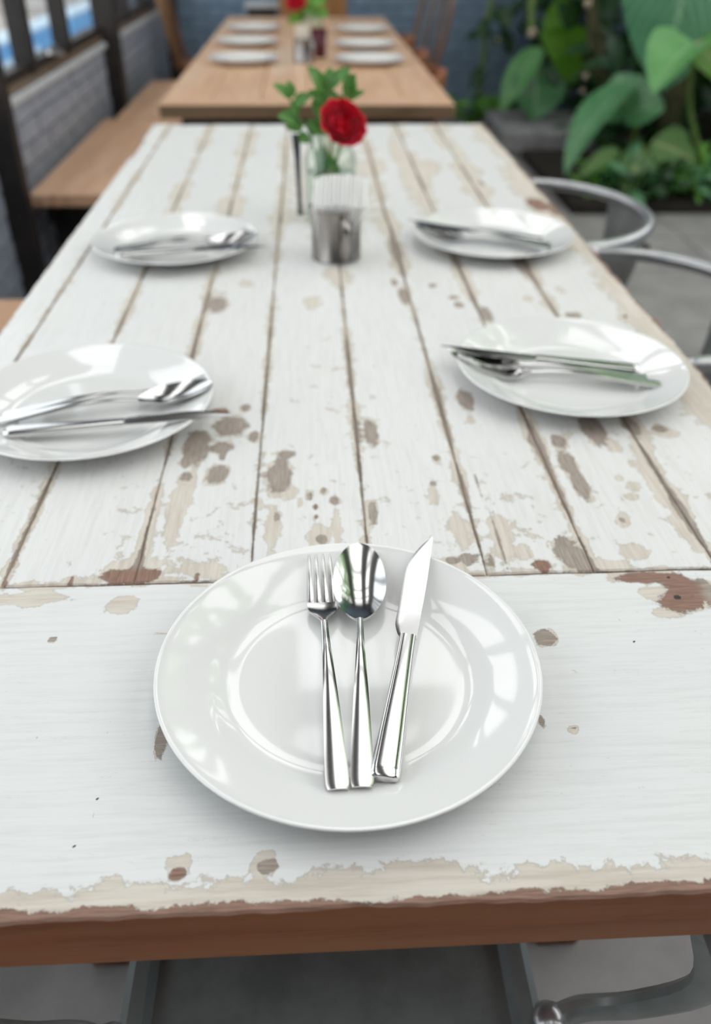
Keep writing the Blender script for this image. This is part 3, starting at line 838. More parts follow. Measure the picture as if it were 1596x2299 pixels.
# ================================================================== napkin mug
def steel_mug(x, y, label, rz=0.):
    o = empty('steel_mug', (x, y, TZ), rz); tag(o, label, 'mug', 'steel napkin mugs')
    R = .0405
    pr = [(0, .0015), (R - .003, .0), (R, .002), (R, .005), (R - .001, .007), (R - .001, .078), (R + .0006, .080), (R + .0006, .0825), (R - .0016, .083), (R - .0022, .081), (R - .0022, .006), (0, .004)]
    MB().lathe(pr, 64).build('cup', M['mug_steel'], o, True, .5)
    hd = catmull([(0.006, -R + .001, .068), (0.006, -R - .012, .071), (0.006, -R - .021, .062), (0.006, -R - .022, .044), (0.006, -R - .018, .026), (0.006, -R - .008, .017), (0.006, -R + .001, .016)], 5)
    MB().tube(hd, .0042, 10, flat=1.6).build('handle', M['mug_steel'], o)
    for z in (.068, .016):
        MB().ball((.006, -R + .0005, z), .0052, 12, 6, sc=(1, .35, 1)).build('rivet', M['bolt'], o)
    return o
MX, MY = .0395, 1.345
steel_mug(MX, MY, 'round steel mug with a front handle holding white napkins', .12)
nn = 13
ORD = ['first', 'second', 'third', 'fourth', 'fifth', 'sixth', 'seventh', 'eighth', 'ninth', 'tenth', 'eleventh', 'twelfth', 'thirteenth']
for k in range(nn):
    u = (k - (nn - 1) / 2) / ((nn - 1) / 2)
    xb = u * .029; hwy = .025 if abs(u) > .8 else .029
    b = MB(); ny = 6; th = .0040; hh = .116 + random.uniform(-.002, .002) - .005 * u * u; fr_ = .089 - .005 * u * u + random.uniform(-.002, .002)
    for j in range(ny + 1):
        t = j / ny; z = .006 + hh * t; zf = .006 + fr_ * t
        g = max(0, (t - .55) / .45)
        xx = xb + u * .011 * g ** 1.4 + .007 * g; yy = hwy + .007 * g; ty = (.029 + .011 * g ** 1.4) / 6 * .99
        if j == ny: ty *= .8; zf -= .002; yy *= .97
        b.v += [(xx - ty / 2, -yy, zf), (xx + ty / 2, -yy, zf), (xx + ty / 2, yy, z), (xx - ty / 2, yy, z)]
    for j in range(ny):
        for i in range(4):
            a, c = j * 4 + i, j * 4 + (i + 1) % 4; b.f.append((a, c, c + 4, a + 4)); b.mi.append(0)
    b.f += [(3, 2, 1, 0), tuple(ny * 4 + i for i in range(4))]; b.mi += [0, 0]
    o = b.build('paper_napkin', M['paper'], None, True, .5, loc=(MX, MY, TZ), bevel=.0006)
    o.rotation_euler = (0, 0, -.06)
    tag(o, '%s white paper napkin from the left standing in the steel mug' % ORD[k], 'napkin', 'napkins standing in the steel mug')

# ================================================================== jar, rose and sprigs
def jar_mesh(h=.150, R=.046):
    t = .0028
    pr = [(0, .004), (R - .008, .001), (R - .002, .003), (R, .010), (R, h * .70), (R - .004, h * .78), (R - .008, h * .82), (R - .007, h * .835), (R - .008, h * .85), (R - .0085, h * .87), (R - .0072, h * .89), (R - .0085, h * .91),
          (R - .0085, h * .95), (R - .0065, h * .97), (R - .0065, h * .99), (R - .0085, h), (R - .0110, h * .99), (R - .0112, h * .84), (R - .0065, h * .77), (R - t, h * .69), (R - t, .014), (R - .008, .008), (0, .0085)]
    return MB().lathe(pr, 64)
JX, JY = .036, 1.555
jar = empty('glass_jar', (JX, JY, TZ)); tag(jar, 'clear ribbed glass jar holding the red rose on the white table', 'jar')
jar_mesh().build('glass', M['glass'], jar, True, .8)
MB().lathe([(0, .0095), (.0425, .0095), (.0425, .085), (0, .085)], 48).build('water', M['water'], jar, True, .5)

def rose(name, c, label, axis, R=.036, stem_pts=None, mat='rose'):
    c = Vector(c); o = empty(name, c); tag(o, label, 'flower', 'red roses in jars')
    z = Vector(axis).normalized(); x = z.orthogonal().normalized(); y = z.cross(x)
    layers = [(3, .22, .10, .95), (4, .36, .16, .98), (5, .52, .24, .92), (6, .70, .36, .80), (7, .86, .55, .58), (7, 1., .85, .30)]
    for li, (n, rr, open_, hgt) in enumerate(layers):
        for k in range(n):
            a0 = 2 * PI * (k + .37 * li) / n + random.uniform(-.15, .15)
            b = MB(); vs = []; half = PI / n * 1.55; nu, nv = 6, 6
            for j in range(nv + 1):
                v = j / nv
                for i in range(nu + 1):
                    u = -1 + 2 * i / nu
                    a = a0 + u * half * (math.sin(PI * (.25 + .6 * v)) ** .6)
                    rad = R * rr * (math.sin(PI / 2 * min(1, v * 1.5)) ** .8) * (1 + .16 * open_ * v ** 3)
                    rad *= 1 + .03 * math.sin(5 * u + k) 
                    zz = R * (-.75 + (hgt * .5 + .75) * v ** .9 - .10 * u * u * v + .05 * math.sin(4 * u + 3 * k) * v) - R * .28 * open_ * max(0, v - .72) / .28
                    vs.append(c + x * (rad * math.cos(a)) + y * (rad * math.sin(a)) + z * zz)
            fs = [(j * (nu + 1) + i, j * (nu + 1) + i + 1, (j + 1) * (nu + 1) + i + 1, (j + 1) * (nu + 1) + i) for j in range(nv) for i in range(nu)]
            b.add(vs, fs); b.build('petal', M[mat], o, True, None, off=c)
    b = MB()
    for k in range(5):
        a = 2 * PI * k / 5; d = (x * math.cos(a) + y * math.sin(a))
        b.leaf(c - z * R * .72, c - z * R * .5 + d * R * .75, R * .4, -z + d * .2, nu=1, nv=5)
    b.build('sepals', M['leaf_rose'], o, off=c)
    if stem_pts: MB().tube(catmull([c - z * R * .7] + [Vector(q) for q in stem_pts], 5), .0028, 8).build('stem', M['stem'], o, off=c)
    return o
rc = Vector((.0595, 1.500, .928))
rose('red_rose', rc, 'deep red rose leaning over the jar on the white table', (.30, -.62, .55), .037, [(.055, 1.535, .890), (.042, 1.56, .83), (.03, 1.57, .765)])

def sprig(name, pts, leaves, label, group='green sprigs in the jar', mat='leaf_rose', r=.002):
    c = Vector(pts[-1]); o = empty(name, c); tag(o, label, 'sprig', group)
    MB().tube(catmull(pts, 5), r, 8).build('stem', M['stem'], o, off=c)
    for (bs, tp, w, nrm) in leaves:
        MB().leaf(bs, tp, w * 1.3, nrm, .3, .12, 'ovate', 3, 9).build('leaf', M[mat], o, off=c)
    return o
J = lambda px, py, Y=1.56: aty(px, py, Y)
base = Vector((.03, 1.56, .765))
sprig('leafy_sprig', [J(735, 200), J(728, 270), J(718, 330), base],
      [(J(728, 215), J(690, 148), .020, (.3, -.8, .6)), (J(735, 200), J(742, 150), .018, (0, -1, .2)), (J(735, 205), J(790, 152), .019, (-.3, -.7, .6)), (J(730, 235), J(690, 205), .018, (.2, -.7, .7)),
       (J(728, 240), J(755, 205), .018, (0, -.8, .5)), (J(726, 262), J(700, 225), .022, (.3, -.8, .4))], 'upright green leafy sprig rising behind the red rose', r=.0022)
sprig('leafy_sprig', [J(650, 222), J(668, 262), J(700, 312), base + Vector((-.01, .01, 0))],
      [(J(650, 222), J(612, 190), .016, (.2, -.6, .8)), (J(650, 222), J(645, 180), .017, (.6, -.7, .3)), (J(660, 240), J(700, 215), .020, (0, -.6, .8)), (J(668, 262), J(650, 225), .014, (.5, -.7, .4)),
       (J(672, 275), J(622, 262), .024, (.1, -.6, .8)), (J(680, 285), J(640, 285), .018, (.1, -.8, .5)), (J(690, 300), J(672, 318), .018, (.3, -.9, .2))], 'low green leafy sprig hanging out on the left of the jar')
sprig('leafy_sprig', [J(788, 205), J(768, 260), J(745, 320), base + Vector((.008, -.004, 0))],
      [(J(780, 220), J(775, 160), .024, (.5, -.8, .2)), (J(788, 205), J(798, 165), .022, (-.7, -.7, .1)), (J(782, 225), J(820, 205), .010, (0, -.7, .6)), (J(770, 245), J(745, 215), .02, (.2, -.8, .5))], 'green sprig with a drooping leaf at the right behind the rose')
sprig('leafy_sprig', [J(715, 290, 1.55), J(722, 330, 1.55), J(728, 380, 1.56), base + Vector((0, -.012, 0))],
      [(J(715, 300), J(690, 270), .022, (.4, -.8, .3)), (J(720, 320), J(712, 400), .020, (.6, -.8, .1)), (J(724, 340), J(765, 390), .02, (-.4, -.9, .1)), (J(726, 370), J(700, 430), .018, (.5, -.8, .1)), (J(718, 300), J(745, 262), .026, (-.1, -.8, .5)),
       (J(726, 350), J(706, 350), .02, (.2, -.9, .2))], 'short sprig packed inside the neck of the glass jar')
# dark upright stick left of the jar
sk = empty('black_stick', (-.020, 1.597, TZ)); tag(sk, 'thin black stick standing upright left of the jar', 'stick')
MB().tube([(-.020, 1.597, TZ), (-.0215, 1.603, .80), (-.0225, 1.61, .845), (-.0240, 1.617, .885)], [.0042, .0042, .0055, .0085], 10).build('shaft', M['straw'], sk, off=(-.020, 1.597, TZ))
MB().lathe([(0, 0), (.006, 0), (.006, .003), (0, .003)], 16).build('foot', M['straw'], sk)

# things in the middle of the tan table
j2 = empty('glass_jar', (.022, 3.92, TZ)); tag(j2, 'glass jar with greenery on the tan table', 'jar')
jar_mesh().build('glass', M['glass'], j2, True, .8)
rose('red_rose', aty(664, 2, 3.88), 'red rose in the jar on the tan table, cut by the top of the photo', (-.1, -.6, .7), .038, [(.005, 3.9, .86), (.02, 3.92, .77)])
jb = Vector((.022, 3.925, .765))
lv = []
for k in range(16):
    px, py = 690 + random.uniform(-26, 26), 28 + random.uniform(-20, 22)
    c = aty(px, py, 3.93 + random.uniform(-.03, .03)); d = Vector((random.gauss(0, 1), random.gauss(0, .5), random.gauss(.2, .8))).normalized()
    lv.append((c, c + d * .055, .03, (random.gauss(0, .4), -.8, .5)))
sprig('leafy_sprig', [aty(692, 15, 3.93), aty(690, 50, 3.93), jb], lv, 'bushy green sprig in the jar on the tan table', mat='leaf_small')
gl = empty('dark_red_glass', (.045, 3.80, TZ)); tag(gl, 'dark red tumbler beside the jar on the tan table', 'glass')
MB().lathe([(0, .0), (.030, .0), (.034, .10), (.0325, .10), (.029, .006), (0, .006)], 40).build('tumbler', M['wine_glass'], gl, True, .5)
mg = steel_mug(-.012, 3.655, 'small steel mug with cream cards in front of the tan table jar', .5)
for k in range(4):
    o = MB().box(-.022, .022, -.0015, .0015, .006, .125).build('cream_card', M['cream_card'], None, False, loc=(-.022 + .004 * k, 3.640 + .009 * k, TZ), bevel=.0005)
    o.rotation_euler = (.04 * (k - 1.5), 0, .15 + .1 * k)
    tag(o, '%s cream card from the front in the mug on the tan table' % ORD[k], 'card', 'cards in the mug on the tan table')

# ================================================================== benches along the wall
def bench(y0, y1, x0, x1, label):
    c = ((x0 + x1) / 2, (y0 + y1) / 2, 0); o = empty('wooden_bench', c); tag(o, label, 'bench', 'benches along the window wall')
    b = MB(); ny = 40; vs = []
    ys = np.linspace(y0, y1, 3)
    nx = 16
    for j in range(2):
        for i in range(nx + 1):
            x = x0 + (x1 - x0) * i / nx; y = (y0 if j == 0 else y1) + (rough_edge(x * 1.5, y0, .004) if j == 0 else 0)
            vs += [(x, y, .410), (x, y, .450)]
    n = nx + 1; fs = []
    for i in range(nx):
        a, c2, d, e = 2 * i, 2 * i + 2, 2 * n + 2 * i, 2 * n + 2 * i + 2
        fs += [(a + 1, c2 + 1, e + 1, d + 1), (a, d, e, c2), (a, c2, c2 + 1, a + 1), (d, d + 1, e + 1, e)]
    fs += [(0, 1, 2 * n + 1, 2 * n), (2 * nx, 2 * n + 2 * nx, 2 * n + 2 * nx + 1, 2 * nx + 1)]
    b.add(vs, fs); b.build('seat', M['bench_wood'], o, False, off=c, bevel=.004)
    for y in (y0 + .16, y1 - .16):
        MB().box(x0 + .03, x1 - .03, y - .03, y + .03, 0, .41).build('support', M['dark'], o, False, off=c)
    MB().box(x0 + .02, x0 + .05, y0 + .1, y1 - .1, .33, .41).build('rail', M['dark'], o, False, off=c)
bench(2.90, 4.20, -.940, -.58, 'brown wooden bench seat along the wall, its near end beside the dark post')
bench(4.23, 5.32, -.893, -.56, 'brown wooden bench seat further back beside the tan table')
bench(.75, 1.962, -.94, -.58, 'brown wooden bench barely showing at the left edge of the photo')

# ================================================================== metal armchairs (facing +y)
def metal_chair():
    o = empty('metal_armchair')
    # seat pan with rounded corners and a raised lip
    def rr(hx, hy, r, n=6):
        out = []
        for cx, cy, a0 in ((hx - r, hy - r, 0), (-hx + r, hy - r, PI / 2), (-hx + r, -hy + r, PI), (hx - r, -hy + r, 1.5 * PI)):
            for i in range(n + 1):
                a = a0 + PI / 2 * i / n; out.append((cx + r * math.cos(a), cy + r * math.sin(a)))
        return out
    b = MB(); rings = [(.130, .135, .02, .439), (.152, .157, .025, .441), (.158, .165, .028, .452), (.170, .178, .032, .4545), (.177, .183, .035, .449), (.178, .184, .035, .415), (.176, .182, .035, .415)]
    vs = []; n = 28
    for hx, hy, r, z in rings: vs += [(x, y, z) for x, y in rr(hx, hy, r)]
    fs = [tuple(range(n))]
    for k in range(len(rings) - 1):
        for i in range(n):
            j = (i + 1) % n; fs.append((k * n + j, k * n + i, (k + 1) * n + i, (k + 1) * n + j))
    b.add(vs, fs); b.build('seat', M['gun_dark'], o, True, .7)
    ZL = .684
    half = []
    for a in np.linspace(0, PI / 2, 10):
        half.append((.245 * math.sin(a), -.035 - .215 * math.cos(a), ZL))
    arm = half + [(.246, -.022, ZL - .001), (.249, -.008, ZL - .008), (.250, .0, ZL - .024)]
    lp = [(-x, y, z) for x, y, z in arm[::-1]][:-1] + arm
    MB().tube(catmull(lp, 3), .0125, 12).build('back_rail', M['tube'], o)
    for s in (-1, 1):
        # flat arm support sweeping from the seat side up to the rail
        pts = catmull([(s * .176, .030, .445), (s * .210, .040, .450), (s * .248, .026, .486), (s * .272, .0, .575), (s * .250, .0, .664)], 5)
        MB().tube(pts, .0135, 10, flat=.75).build('arm_support', M['gun'], o)
        MB().ball((s * .182, .032, .444), .018, 12, 8).build('joint', M['tube'], o)
        for f in (-1, 1):
            MB().tube([(s * .155, f * .155, .42), (s * .19, f * .20 , .20), (s * .215, f * .235, .0)], [.019, .017, .013], 10, flat=.8).build('leg', M['gun'], o)
    # sheet metal back splat
    b = MB(); vs = []; nx, nz = 8, 8
    for off_ in (0, .0025):
        for j in range(nz + 1):
            t = j / nz
            for i in range(nx + 1):
                u = -1 + 2 * i / nx
                hw = .085 + .040 * t ** 1.5
                x = u * hw; zc = .445 + (ZL - .445) * t
                yt = -.035 - .215 * math.sqrt(max(0, 1 - (x / .245) ** 2)) ; yb = -.178
                y = yb + (yt - yb) * t - .006 * math.sin(PI * t)
                vs.append((x, y - off_, zc))
    n = nx + 1; q = n * (nz + 1); fs = []
    for j in range(nz):
        for i in range(nx):
            a = j * n + i; fs += [(a, a + 1, a + n + 1, a + n), (q + a, q + a + n, q + a + n + 1, q + a + 1)]
        fs += [(j * n, j * n + n, q + j * n + n, q + j * n), (j * n + nx, q + j * n + nx, q + (j + 1) * n + nx, (j + 1) * n + nx)]
    b.add(vs, fs); b.build('splat', M['gun'], o, True, .7)
    for s in (-1, 1):
        MB().ball((s * .108, -.232, ZL - .045), .0085, 10, 6).build('bolt', M['bolt'], o)
    return o
ch = metal_chair()
ch.location = (.002, .275, 0); tag(ch, 'dark metal armchair pushed under the near end of the white table', 'chair', 'grey metal armchairs')
for (x, y, rz, lb) in ((.478, 1.832, PI / 2 + .03, 'grey metal armchair with round tube rail, farther one beside the white table'),
                       (.520, 1.310, PI / 2, 'grey metal armchair cut by the right edge, nearer one beside the white table')):
    c = copy_tree(ch); c.location = (x, y, 0); c.rotation_euler = (0, 0, rz); tag(c, lb)

# ================================================================== chairs and cupboard around the tan table
def bent_chair(x, y, rz, label):
    o = empty('bentwood_chair', (x, y, 0), rz); tag(o, label, 'chair', 'bentwood chairs by the blue wall')
    MB().lathe([(0, .43), (.19, .43), (.20, .44), (.20, .455), (.19, .462), (0, .458)], 32).build('seat', M['leather'], o, True, .5)
    hoop = catmull([(-.17, -.13, .44), (-.19, -.18, .62), (-.18, -.22, .80), (-.10, -.245, .90), (0, -.25, .92), (.10, -.245, .90), (.18, -.22, .80), (.19, -.18, .62), (.17, -.13, .44)], 5)
    MB().tube(hoop, .015, 10).build('back_hoop', M['chair_wood'], o)
    MB().tube(catmull([(-.06, -.16, .45), (-.07, -.20, .65), (-.05, -.245, .90)], 4), .011, 8).build('back_spindle', M['chair_wood'], o)
    MB().tube(catmull([(.06, -.16, .45), (.07, -.20, .65), (.05, -.245, .90)], 4), .011, 8).build('back_spindle', M['chair_wood'], o)
    for sx, sy in ((-1, -1), (1, -1), (-1, 1), (1, 1)):
        MB().tube([(sx * .14, sy * .13, .44), (sx * .18, sy * .18, 0)], [.017, .013], 10).build('leg', M['chair_wood'], o)
bent_chair(.62, 5.98, PI * .62, 'bentwood chair with tall hoop back right of the far end of the tan table')
bent_chair(-.66, 6.02, -PI * .5, 'bentwood chair with hoop back left of the far end of the tan table')

def tub_chair(x, y, label):
    o = empty('leather_chair', (x, y, 0), PI / 2); tag(o, label, 'chair', 'tan leather chairs beside the tan table')
    MB().box(-.20, .20, -.20, .20, .41, .46).build('seat', M['leather'], o, False, bevel=.015)
    b = MB(); vs = []; n = 14
    for off_ in (0, .028):
        for t in (0, .5, 1):
            for i in range(n + 1):
                a = PI * (i / n) ; r = .205 + off_ + .012 * t
                vs.append((r * math.cos(a), -.06 - (r - .03) * math.sin(a), .58 + .15 * t - .04 * (1 - math.sin(a)) * t))
    m_ = n + 1; q = 3 * m_; fs = []
    for j in range(2):
        for i in range(n):
            a = j * m_ + i; fs += [(a, a + m_, a + m_ + 1, a + 1), (q + a, q + a + 1, q + a + m_ + 1, q + a + m_)]
    for i in range(n):
        fs += [(i, i + 1, q + i + 1, q + i), (2 * m_ + i, q + 2 * m_ + i, q + 2 * m_ + i + 1, 2 * m_ + i + 1)]
    for i in (0, n):
        for j in range(2): fs.append((j * m_ + i, q + j * m_ + i, q + (j + 1) * m_ + i, (j + 1) * m_ + i))
    b.add(vs, fs); b.build('backrest', M['leather'], o, True, .7)
    for s in (-1, 1):
        MB().tube([(s * .15, -.19, .46), (s * .16, -.225, .64)], .012, 8).build('back_post', M['chair_wood'], o)
        for f in (-1, 1):
            MB().tube([(s * .17, f * .17, .42), (s * .19, f * .19, 0)], [.016, .012], 8).build('leg', M['chair_wood'], o)
for y, lb in ((3.62, 'nearest'), (4.20, 'middle'), (4.80, 'farthest')):
    tub_chair(.268, y, lb + ' of three low tan leather chairs on the right of the tan table')

cb = empty('wooden_cupboard', (.04, 6.12, 0)); CO = (.04, 6.12, 0)
tag(cb, 'orange brown wooden cupboard behind the far end of the tan table', 'cupboard')
MB().box(-.17, .25, 5.92, 6.34, 0, .93).build('body', M['cab_wood'], cb, False, off=CO, bevel=.006)
for a, b_ in ((-.16, .035), (.045, .24)):
    d = MB().box(a, b_, 5.905, 5.919, .06, .88).build('door', M['cab_wood'], cb, False, off=CO, bevel=.003)
    MB().ball((.025 if a < 0 else .055, 5.897, .5), .012, 10, 6).build('knob', M['bolt'], d, off=(0, 0, 0))
    d.children[0].location = (-CO[0], -CO[1], 0)
MB().box(-.19, .27, 5.89, 6.36, .93, .96).build('top', M['cab_wood'], cb, False, off=CO, bevel=.004)
wt = empty('side_table', (-.285, 6.36, 0)); WO = (-.285, 6.36, 0)
tag(wt, 'small white-topped side table left of the wooden cupboard', 'table')
MB().box(-.395, -.178, 6.22, 6.50, .74, .765).build('top', M['white_top'], wt, False, off=WO, bevel=.004)
MB().box(-.38, -.193, 6.24, 6.48, .55, .74).build('drawer_box', M['dark'], wt, False, off=WO)
for sx in (-.37, -.203):
    for sy in (6.25, 6.47): MB().box(sx - .012, sx + .012, sy - .012, sy + .012, 0, .55).build('leg', M['dark'], wt, False, off=WO)

# ================================================================== garden on the right
bed = MB().box(1.32, EX, 4.22, BY, 0, .05).build('garden_bed', M['soil'], smooth=False)
tag(bed, 'dark planting bed along the right', 'soil', kind='structure')
kb = MB().box(1.20, 1.80, 5.45, 6.15, 0, .16).build('stone_block', M['kerb'], smooth=False, bevel=.03)
tag(kb, 'low grey stone block on the floor beside the planting', 'stone block')

G = aty
def plant(name, loc, label, leaves, mat, stems=(), cat='plant', group=None, shape='ovate', nu=4, nv=14, buds=(), fold=.25, sag=.1, wave=0.):
    o = empty(name, loc); tag(o, label, cat, group); loc = Vector(loc)
    for q in leaves:
        bs, tp, w, nrm = q[:4]; mt = q[4] if len(q) > 4 else mat
        MB().leaf(bs, tp, w, nrm, q[5] if len(q) > 5 else fold, q[6] if len(q) > 6 else sag, q[7] if len(q) > 7 else shape, nu, nv, wave).build('leaf', M[mt], o, off=loc)
        if not stems:
            MB().tube(catmull([bs, Vector(bs).lerp(loc, .5) + Vector((0, 0, .12)), loc], 4), [.010] * 9, 8).build('stalk', M['stem'], o, off=loc)
    for st_ in stems: MB().tube(catmull(st_[0], 4), st_[1], 10).build('stalk', M[st_[2] if len(st_) > 2 else 'stem'], o, off=loc)
    for c, r in buds: MB().ball(c, r, 12, 8).build('cut_stem_end', M['bud'], o, off=loc)
    return o

# banana plant: one huge ribbed leaf hanging into view, others above
bl0 = Vector((2.02, 4.95, .05))
plant('banana_plant', bl0, 'huge dark ribbed banana leaf hanging in from the upper right corner',
      [(Vector((2.02, 4.95, 1.95)), G(1487, 205, 4.70), .66, (-.45, -.8, .45), 'leaf_banana', .18, .10, 'banana'),
       (Vector((2.05, 5.0, 1.95)), Vector((2.9, 4.6, 2.5)), .6, (-.2, -.6, .8), 'leaf_banana', .2, .14, 'banana'),
       (Vector((2.02, 5.0, 1.95)), Vector((1.6, 5.9, 2.6)), .6, (-.3, -.4, .8), 'leaf_banana', .2, .14, 'banana'),
       (Vector((2.0, 4.95, 1.9)), Vector((1.3, 4.4, 2.5)), .55, (.2, -.3, .9), 'leaf_banana', .2, .14, 'banana')],
      'leaf_banana', [([bl0, Vector((2.03, 4.97, 1.0)), Vector((2.02, 4.95, 1.96))], .055, 'trunk')], nu=6, nv=26)
p0 = Vector((2.12, 4.45, .05))
plant('broad_leaf_plant', p0, 'pale mint folded leaf at the right edge of the photo',
      [(G(1562, 98, 4.35), G(1468, 212, 4.15), .30, (-.5, -.5, .8), 'leaf_mint', .55, .12, 'heart'), (G(1562, 98, 4.35), G(1640, 205, 4.25), .34, (.3, -.7, .6), 'leaf_lime', .3, .08, 'heart')],
      'leaf_mint', [([p0, G(1550, 250, 4.40), G(1562, 98, 4.35)], .014)], buds=[(G(1570, 100, 4.33), .017)])
p1 = Vector((1.75, 5.75, .05))
plant('broad_leaf_plant', p1, 'round lime green backlit leaf high among the stems',
      [(G(1322, 148, 5.6), G(1212, 72, 5.5), .30, (.1, -1, .25), 'leaf_lime', .12, .05, 'heart'), (G(1290, 40, 5.8), G(1215, 55, 5.7), .24, (0, -1, .2), 'leaf_lime', .1, .05)],
      'leaf_lime', [([p1, G(1345, 210, 5.7), G(1318, 140, 5.6)], .013)])
p2 = Vector((1.45, 5.95, .05))
plant('broad_leaf_plant', p2, 'pair of drooping mid green leaves beside the blue wall',
      [(G(1215, 105, 5.9), G(1125, 250, 5.75), .18, (-.6, -.8, .2), 'leaf_mint', .35, .1), (G(1205, 150, 5.9), G(1195, 272, 5.7), .36, (.1, -1, .35), 'leaf_mid', .2, .08),
       (G(1240, 140, 5.9), G(1275, 200, 5.8), .2, (.2, -1, .2), 'leaf_dark', .2, .08)], 'leaf_mid', [([p2, G(1220, 230, 5.95), G(1212, 105, 5.9)], .012)])
p3 = Vector((1.70, 4.75, .05))
plant('broad_leaf_plant', p3, 'large grey green arching leaf over the grey floor',
      [(G(1425, 190, 4.75), G(1268, 395, 4.35), .20, (-.55, -.5, .75), 'leaf_mid', .35, .14, 'ovate'), (G(1420, 270, 4.7), G(1385, 165, 4.85), .32, (-.2, -1, .1), 'leaf_mid', .15, .06),
       (G(1400, 255, 4.7), G(1492, 245, 4.6), .26, (0, -.7, .8), 'leaf_mid', .2, .1)], 'leaf_mid', [([p3, G(1425, 300, 4.75), G(1418, 215, 4.75)], .012)])
p4 = Vector((1.72, 4.45, .05))
plant('striped_leaf_plant', p4, 'low plant with yellow striped pointed leaves in front of the bed',
      [(G(1462, 318, 4.5), G(1562, 368, 4.4), .20, (-.1, -.8, .7), 'leaf_var', .15, .08), (G(1440, 340, 4.45), G(1398, 432, 4.30), .19, (.1, -.9, .5), 'leaf_var', .15, .08),
       (G(1390, 335, 4.45), G(1300, 400, 4.35), .10, (-.2, -.7, .7), 'leaf_var', .2, .08), (G(1450, 330, 4.5), G(1462, 405, 4.35), .12, (0, -.9, .4), 'leaf_var', .2, .08),
       (G(1480, 320, 4.55), G(1545, 300, 4.6), .12, (0, -.9, .4), 'leaf_var', .2, .08)], 'leaf_var', [([p4, G(1450, 380, 4.45), G(1450, 325, 4.48)], .010)])
p5 = Vector((1.62, 5.50, .05))
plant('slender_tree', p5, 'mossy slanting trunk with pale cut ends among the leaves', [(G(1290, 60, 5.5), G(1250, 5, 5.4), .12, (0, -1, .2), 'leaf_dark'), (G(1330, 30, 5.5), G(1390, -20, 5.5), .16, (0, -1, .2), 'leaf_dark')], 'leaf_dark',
      [([p5, G(1370, 240, 5.45), G(1335, 130, 5.4), G(1330, -40, 5.4)], [.06, .06, .055, .05, .05, .045, .045, .04, .04, .035, .035, .03, .03], 'trunk'),
       ([G(1345, 135, 5.33), G(1352, 90, 5.35), G(1335, 40, 5.38)], .012, 'trunk')],
      cat='tree', buds=[(G(1345, 137, 5.32), .022), (G(1316, 172, 5.32), .019), (G(1308, 205, 5.32), .014), (G(1320, 8, 5.33), .022)])
p6 = Vector((1.16, 6.35, .0))
plant('climbing_stem', p6, 'thin green climbing stem against the blue wall', [(G(1098, 40, 6.3), G(1068, 90, 6.2), .08, (-.2, -1, .2), 'leaf_dark'), (G(1085, 150, 6.3), G(1055, 200, 6.2), .08, (-.2, -1, .2), 'leaf_dark'), (G(1110, 20, 6.3), G(1150, 60, 6.2), .12, (0, -1, .2), 'leaf_dark')], 'leaf_dark',
      [([p6, G(1082, 170, 6.3), G(1092, 60, 6.3), G(1110, -30, 6.3)], .018, 'stem'), ([G(1195, 72, 5.95), G(1192, 30, 5.97), G(1198, -30, 6.0)], .024, 'stem')],
      buds=[(G(1195, 75, 5.93), .030), (G(1080, 68, 6.27), .018), (G(1117, 90, 6.27), .016)])

crn = [o for o in bpy.data.objects if o.name == 'slender_tree'][0]  # unseen crown overhead, added for green reflections and dappled light
b = MB()
for k in range(520):
    c = Vector((random.uniform(1.2, 3.6), random.uniform(1.6, 6.4), random.uniform(3.5, 5.4)))
    d = Vector((random.gauss(0, 1), random.gauss(0, 1), random.gauss(-.2, .6))).normalized()
    b.leaf(c, c + d * .42, .20, (random.gauss(0, .5), random.gauss(0, .5), 1), nu=1, nv=4)
b.build('crown', M['leaf_small'], crn, off=p5)
MB().tube(catmull([G(1330, -40, 5.4), Vector((1.75, 5.0, 2.2)), Vector((2.2, 4.4, 4.2))], 4), .03, 8).build('upper_trunk', M['trunk'], crn, off=p5)

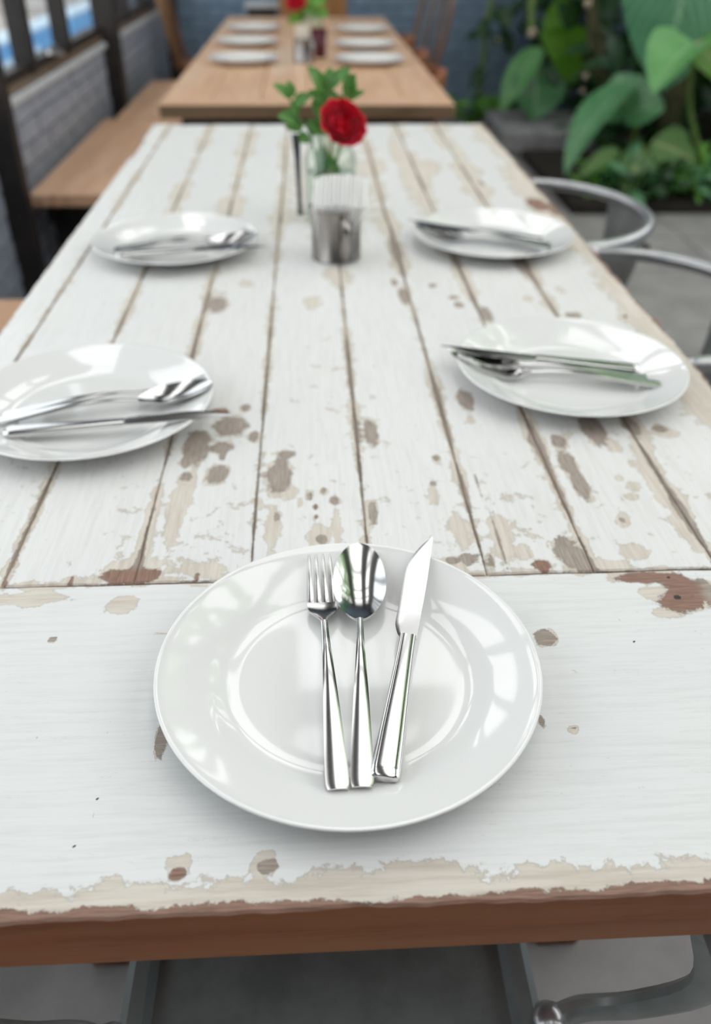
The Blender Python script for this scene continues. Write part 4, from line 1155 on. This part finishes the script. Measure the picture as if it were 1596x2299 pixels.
def shrub(loc, label, n, spread, size, mat, group, name='leafy_shrub', zc=.5, up_=.4):
    o = empty(name, loc); tag(o, label, 'shrub', group); b = MB(); loc = Vector(loc)
    for k in range(n):
        tg = lambda: max(-1.3, min(1.3, random.gauss(0, 1)))
        c = loc + Vector((tg() * spread[0], tg() * spread[1], abs(zc + tg() * spread[2])))
        c.z = max(c.z, .06); c.y = min(c.y, BY - size * 1.35); c.x = min(c.x, EX - size * 1.35)
        d = Vector((random.gauss(0, 1), random.gauss(-.4, 1), random.gauss(up_, .7))).normalized()
        s = size * random.uniform(.7, 1.3)
        b.leaf(c, c + d * s, s * .42, (random.gauss(0, .4), random.gauss(-.5, .3), .8), .25, .12, 'ovate', 2, 6)
    f = b.build('foliage', M[mat], o, off=loc)
    MB().tube([loc, loc + Vector((.02, .02, zc)), loc + Vector((-.02, 0, zc * 1.5))], [.02, .015, .006], 8).build('stem', M['trunk'], o, off=loc)
    return o
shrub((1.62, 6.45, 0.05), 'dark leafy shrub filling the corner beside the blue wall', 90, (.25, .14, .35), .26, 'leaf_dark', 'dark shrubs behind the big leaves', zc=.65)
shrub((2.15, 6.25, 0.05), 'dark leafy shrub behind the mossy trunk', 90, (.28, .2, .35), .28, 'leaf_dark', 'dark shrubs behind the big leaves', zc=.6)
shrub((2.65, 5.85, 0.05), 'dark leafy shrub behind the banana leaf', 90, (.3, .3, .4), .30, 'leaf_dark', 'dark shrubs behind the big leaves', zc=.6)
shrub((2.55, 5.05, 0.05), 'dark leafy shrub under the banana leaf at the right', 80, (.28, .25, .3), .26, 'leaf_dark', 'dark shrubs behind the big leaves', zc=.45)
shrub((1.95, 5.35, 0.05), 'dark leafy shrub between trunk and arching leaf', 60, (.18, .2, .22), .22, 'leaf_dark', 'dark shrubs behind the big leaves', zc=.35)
k = 0
spots = [(1.12, 6.30, 'bright low plant at the foot of the blue wall, nearest the tan table', 'leaf_small', .13, (.08, .06, .06)), (1.30, 6.26, 'bright low plant at the foot of the blue wall, next to the stone block', 'leaf_small', .14, (.09, .06, .06)),
         (1.55, 6.35, 'small green plant just behind the stone block', 'leaf_mid', .14, (.10, .06, .06))]
for (x, y, lb, mt, s, sp) in spots:
    shrub((x, y, 0.0 if x < 1.3 else .05), lb, 26, sp, s, mt, 'low bright plants by the blue wall', 'low_plant', .10)
for i, (x, y) in enumerate([(1.48, 4.42), (1.62, 4.36), (1.76, 4.33), (1.90, 4.36), (2.04, 4.34), (2.18, 4.36), (2.30, 4.42), (1.70, 4.55), (1.88, 4.55), (2.06, 4.56), (2.24, 4.58)]):
    shrub((x, y, .05), ('%s green ground cover tuft from the left along the front of the planting bed' % ORD[i] if i < 7 else '%s green ground cover tuft from the left in the second row of the bed' % ORD[i - 7]), 26, (.075, .06, .045), .12, ['leaf_small', 'leaf_mid', 'leaf_dark'][i % 3], 'ground cover tufts along the planting bed', 'ground_cover', .07)
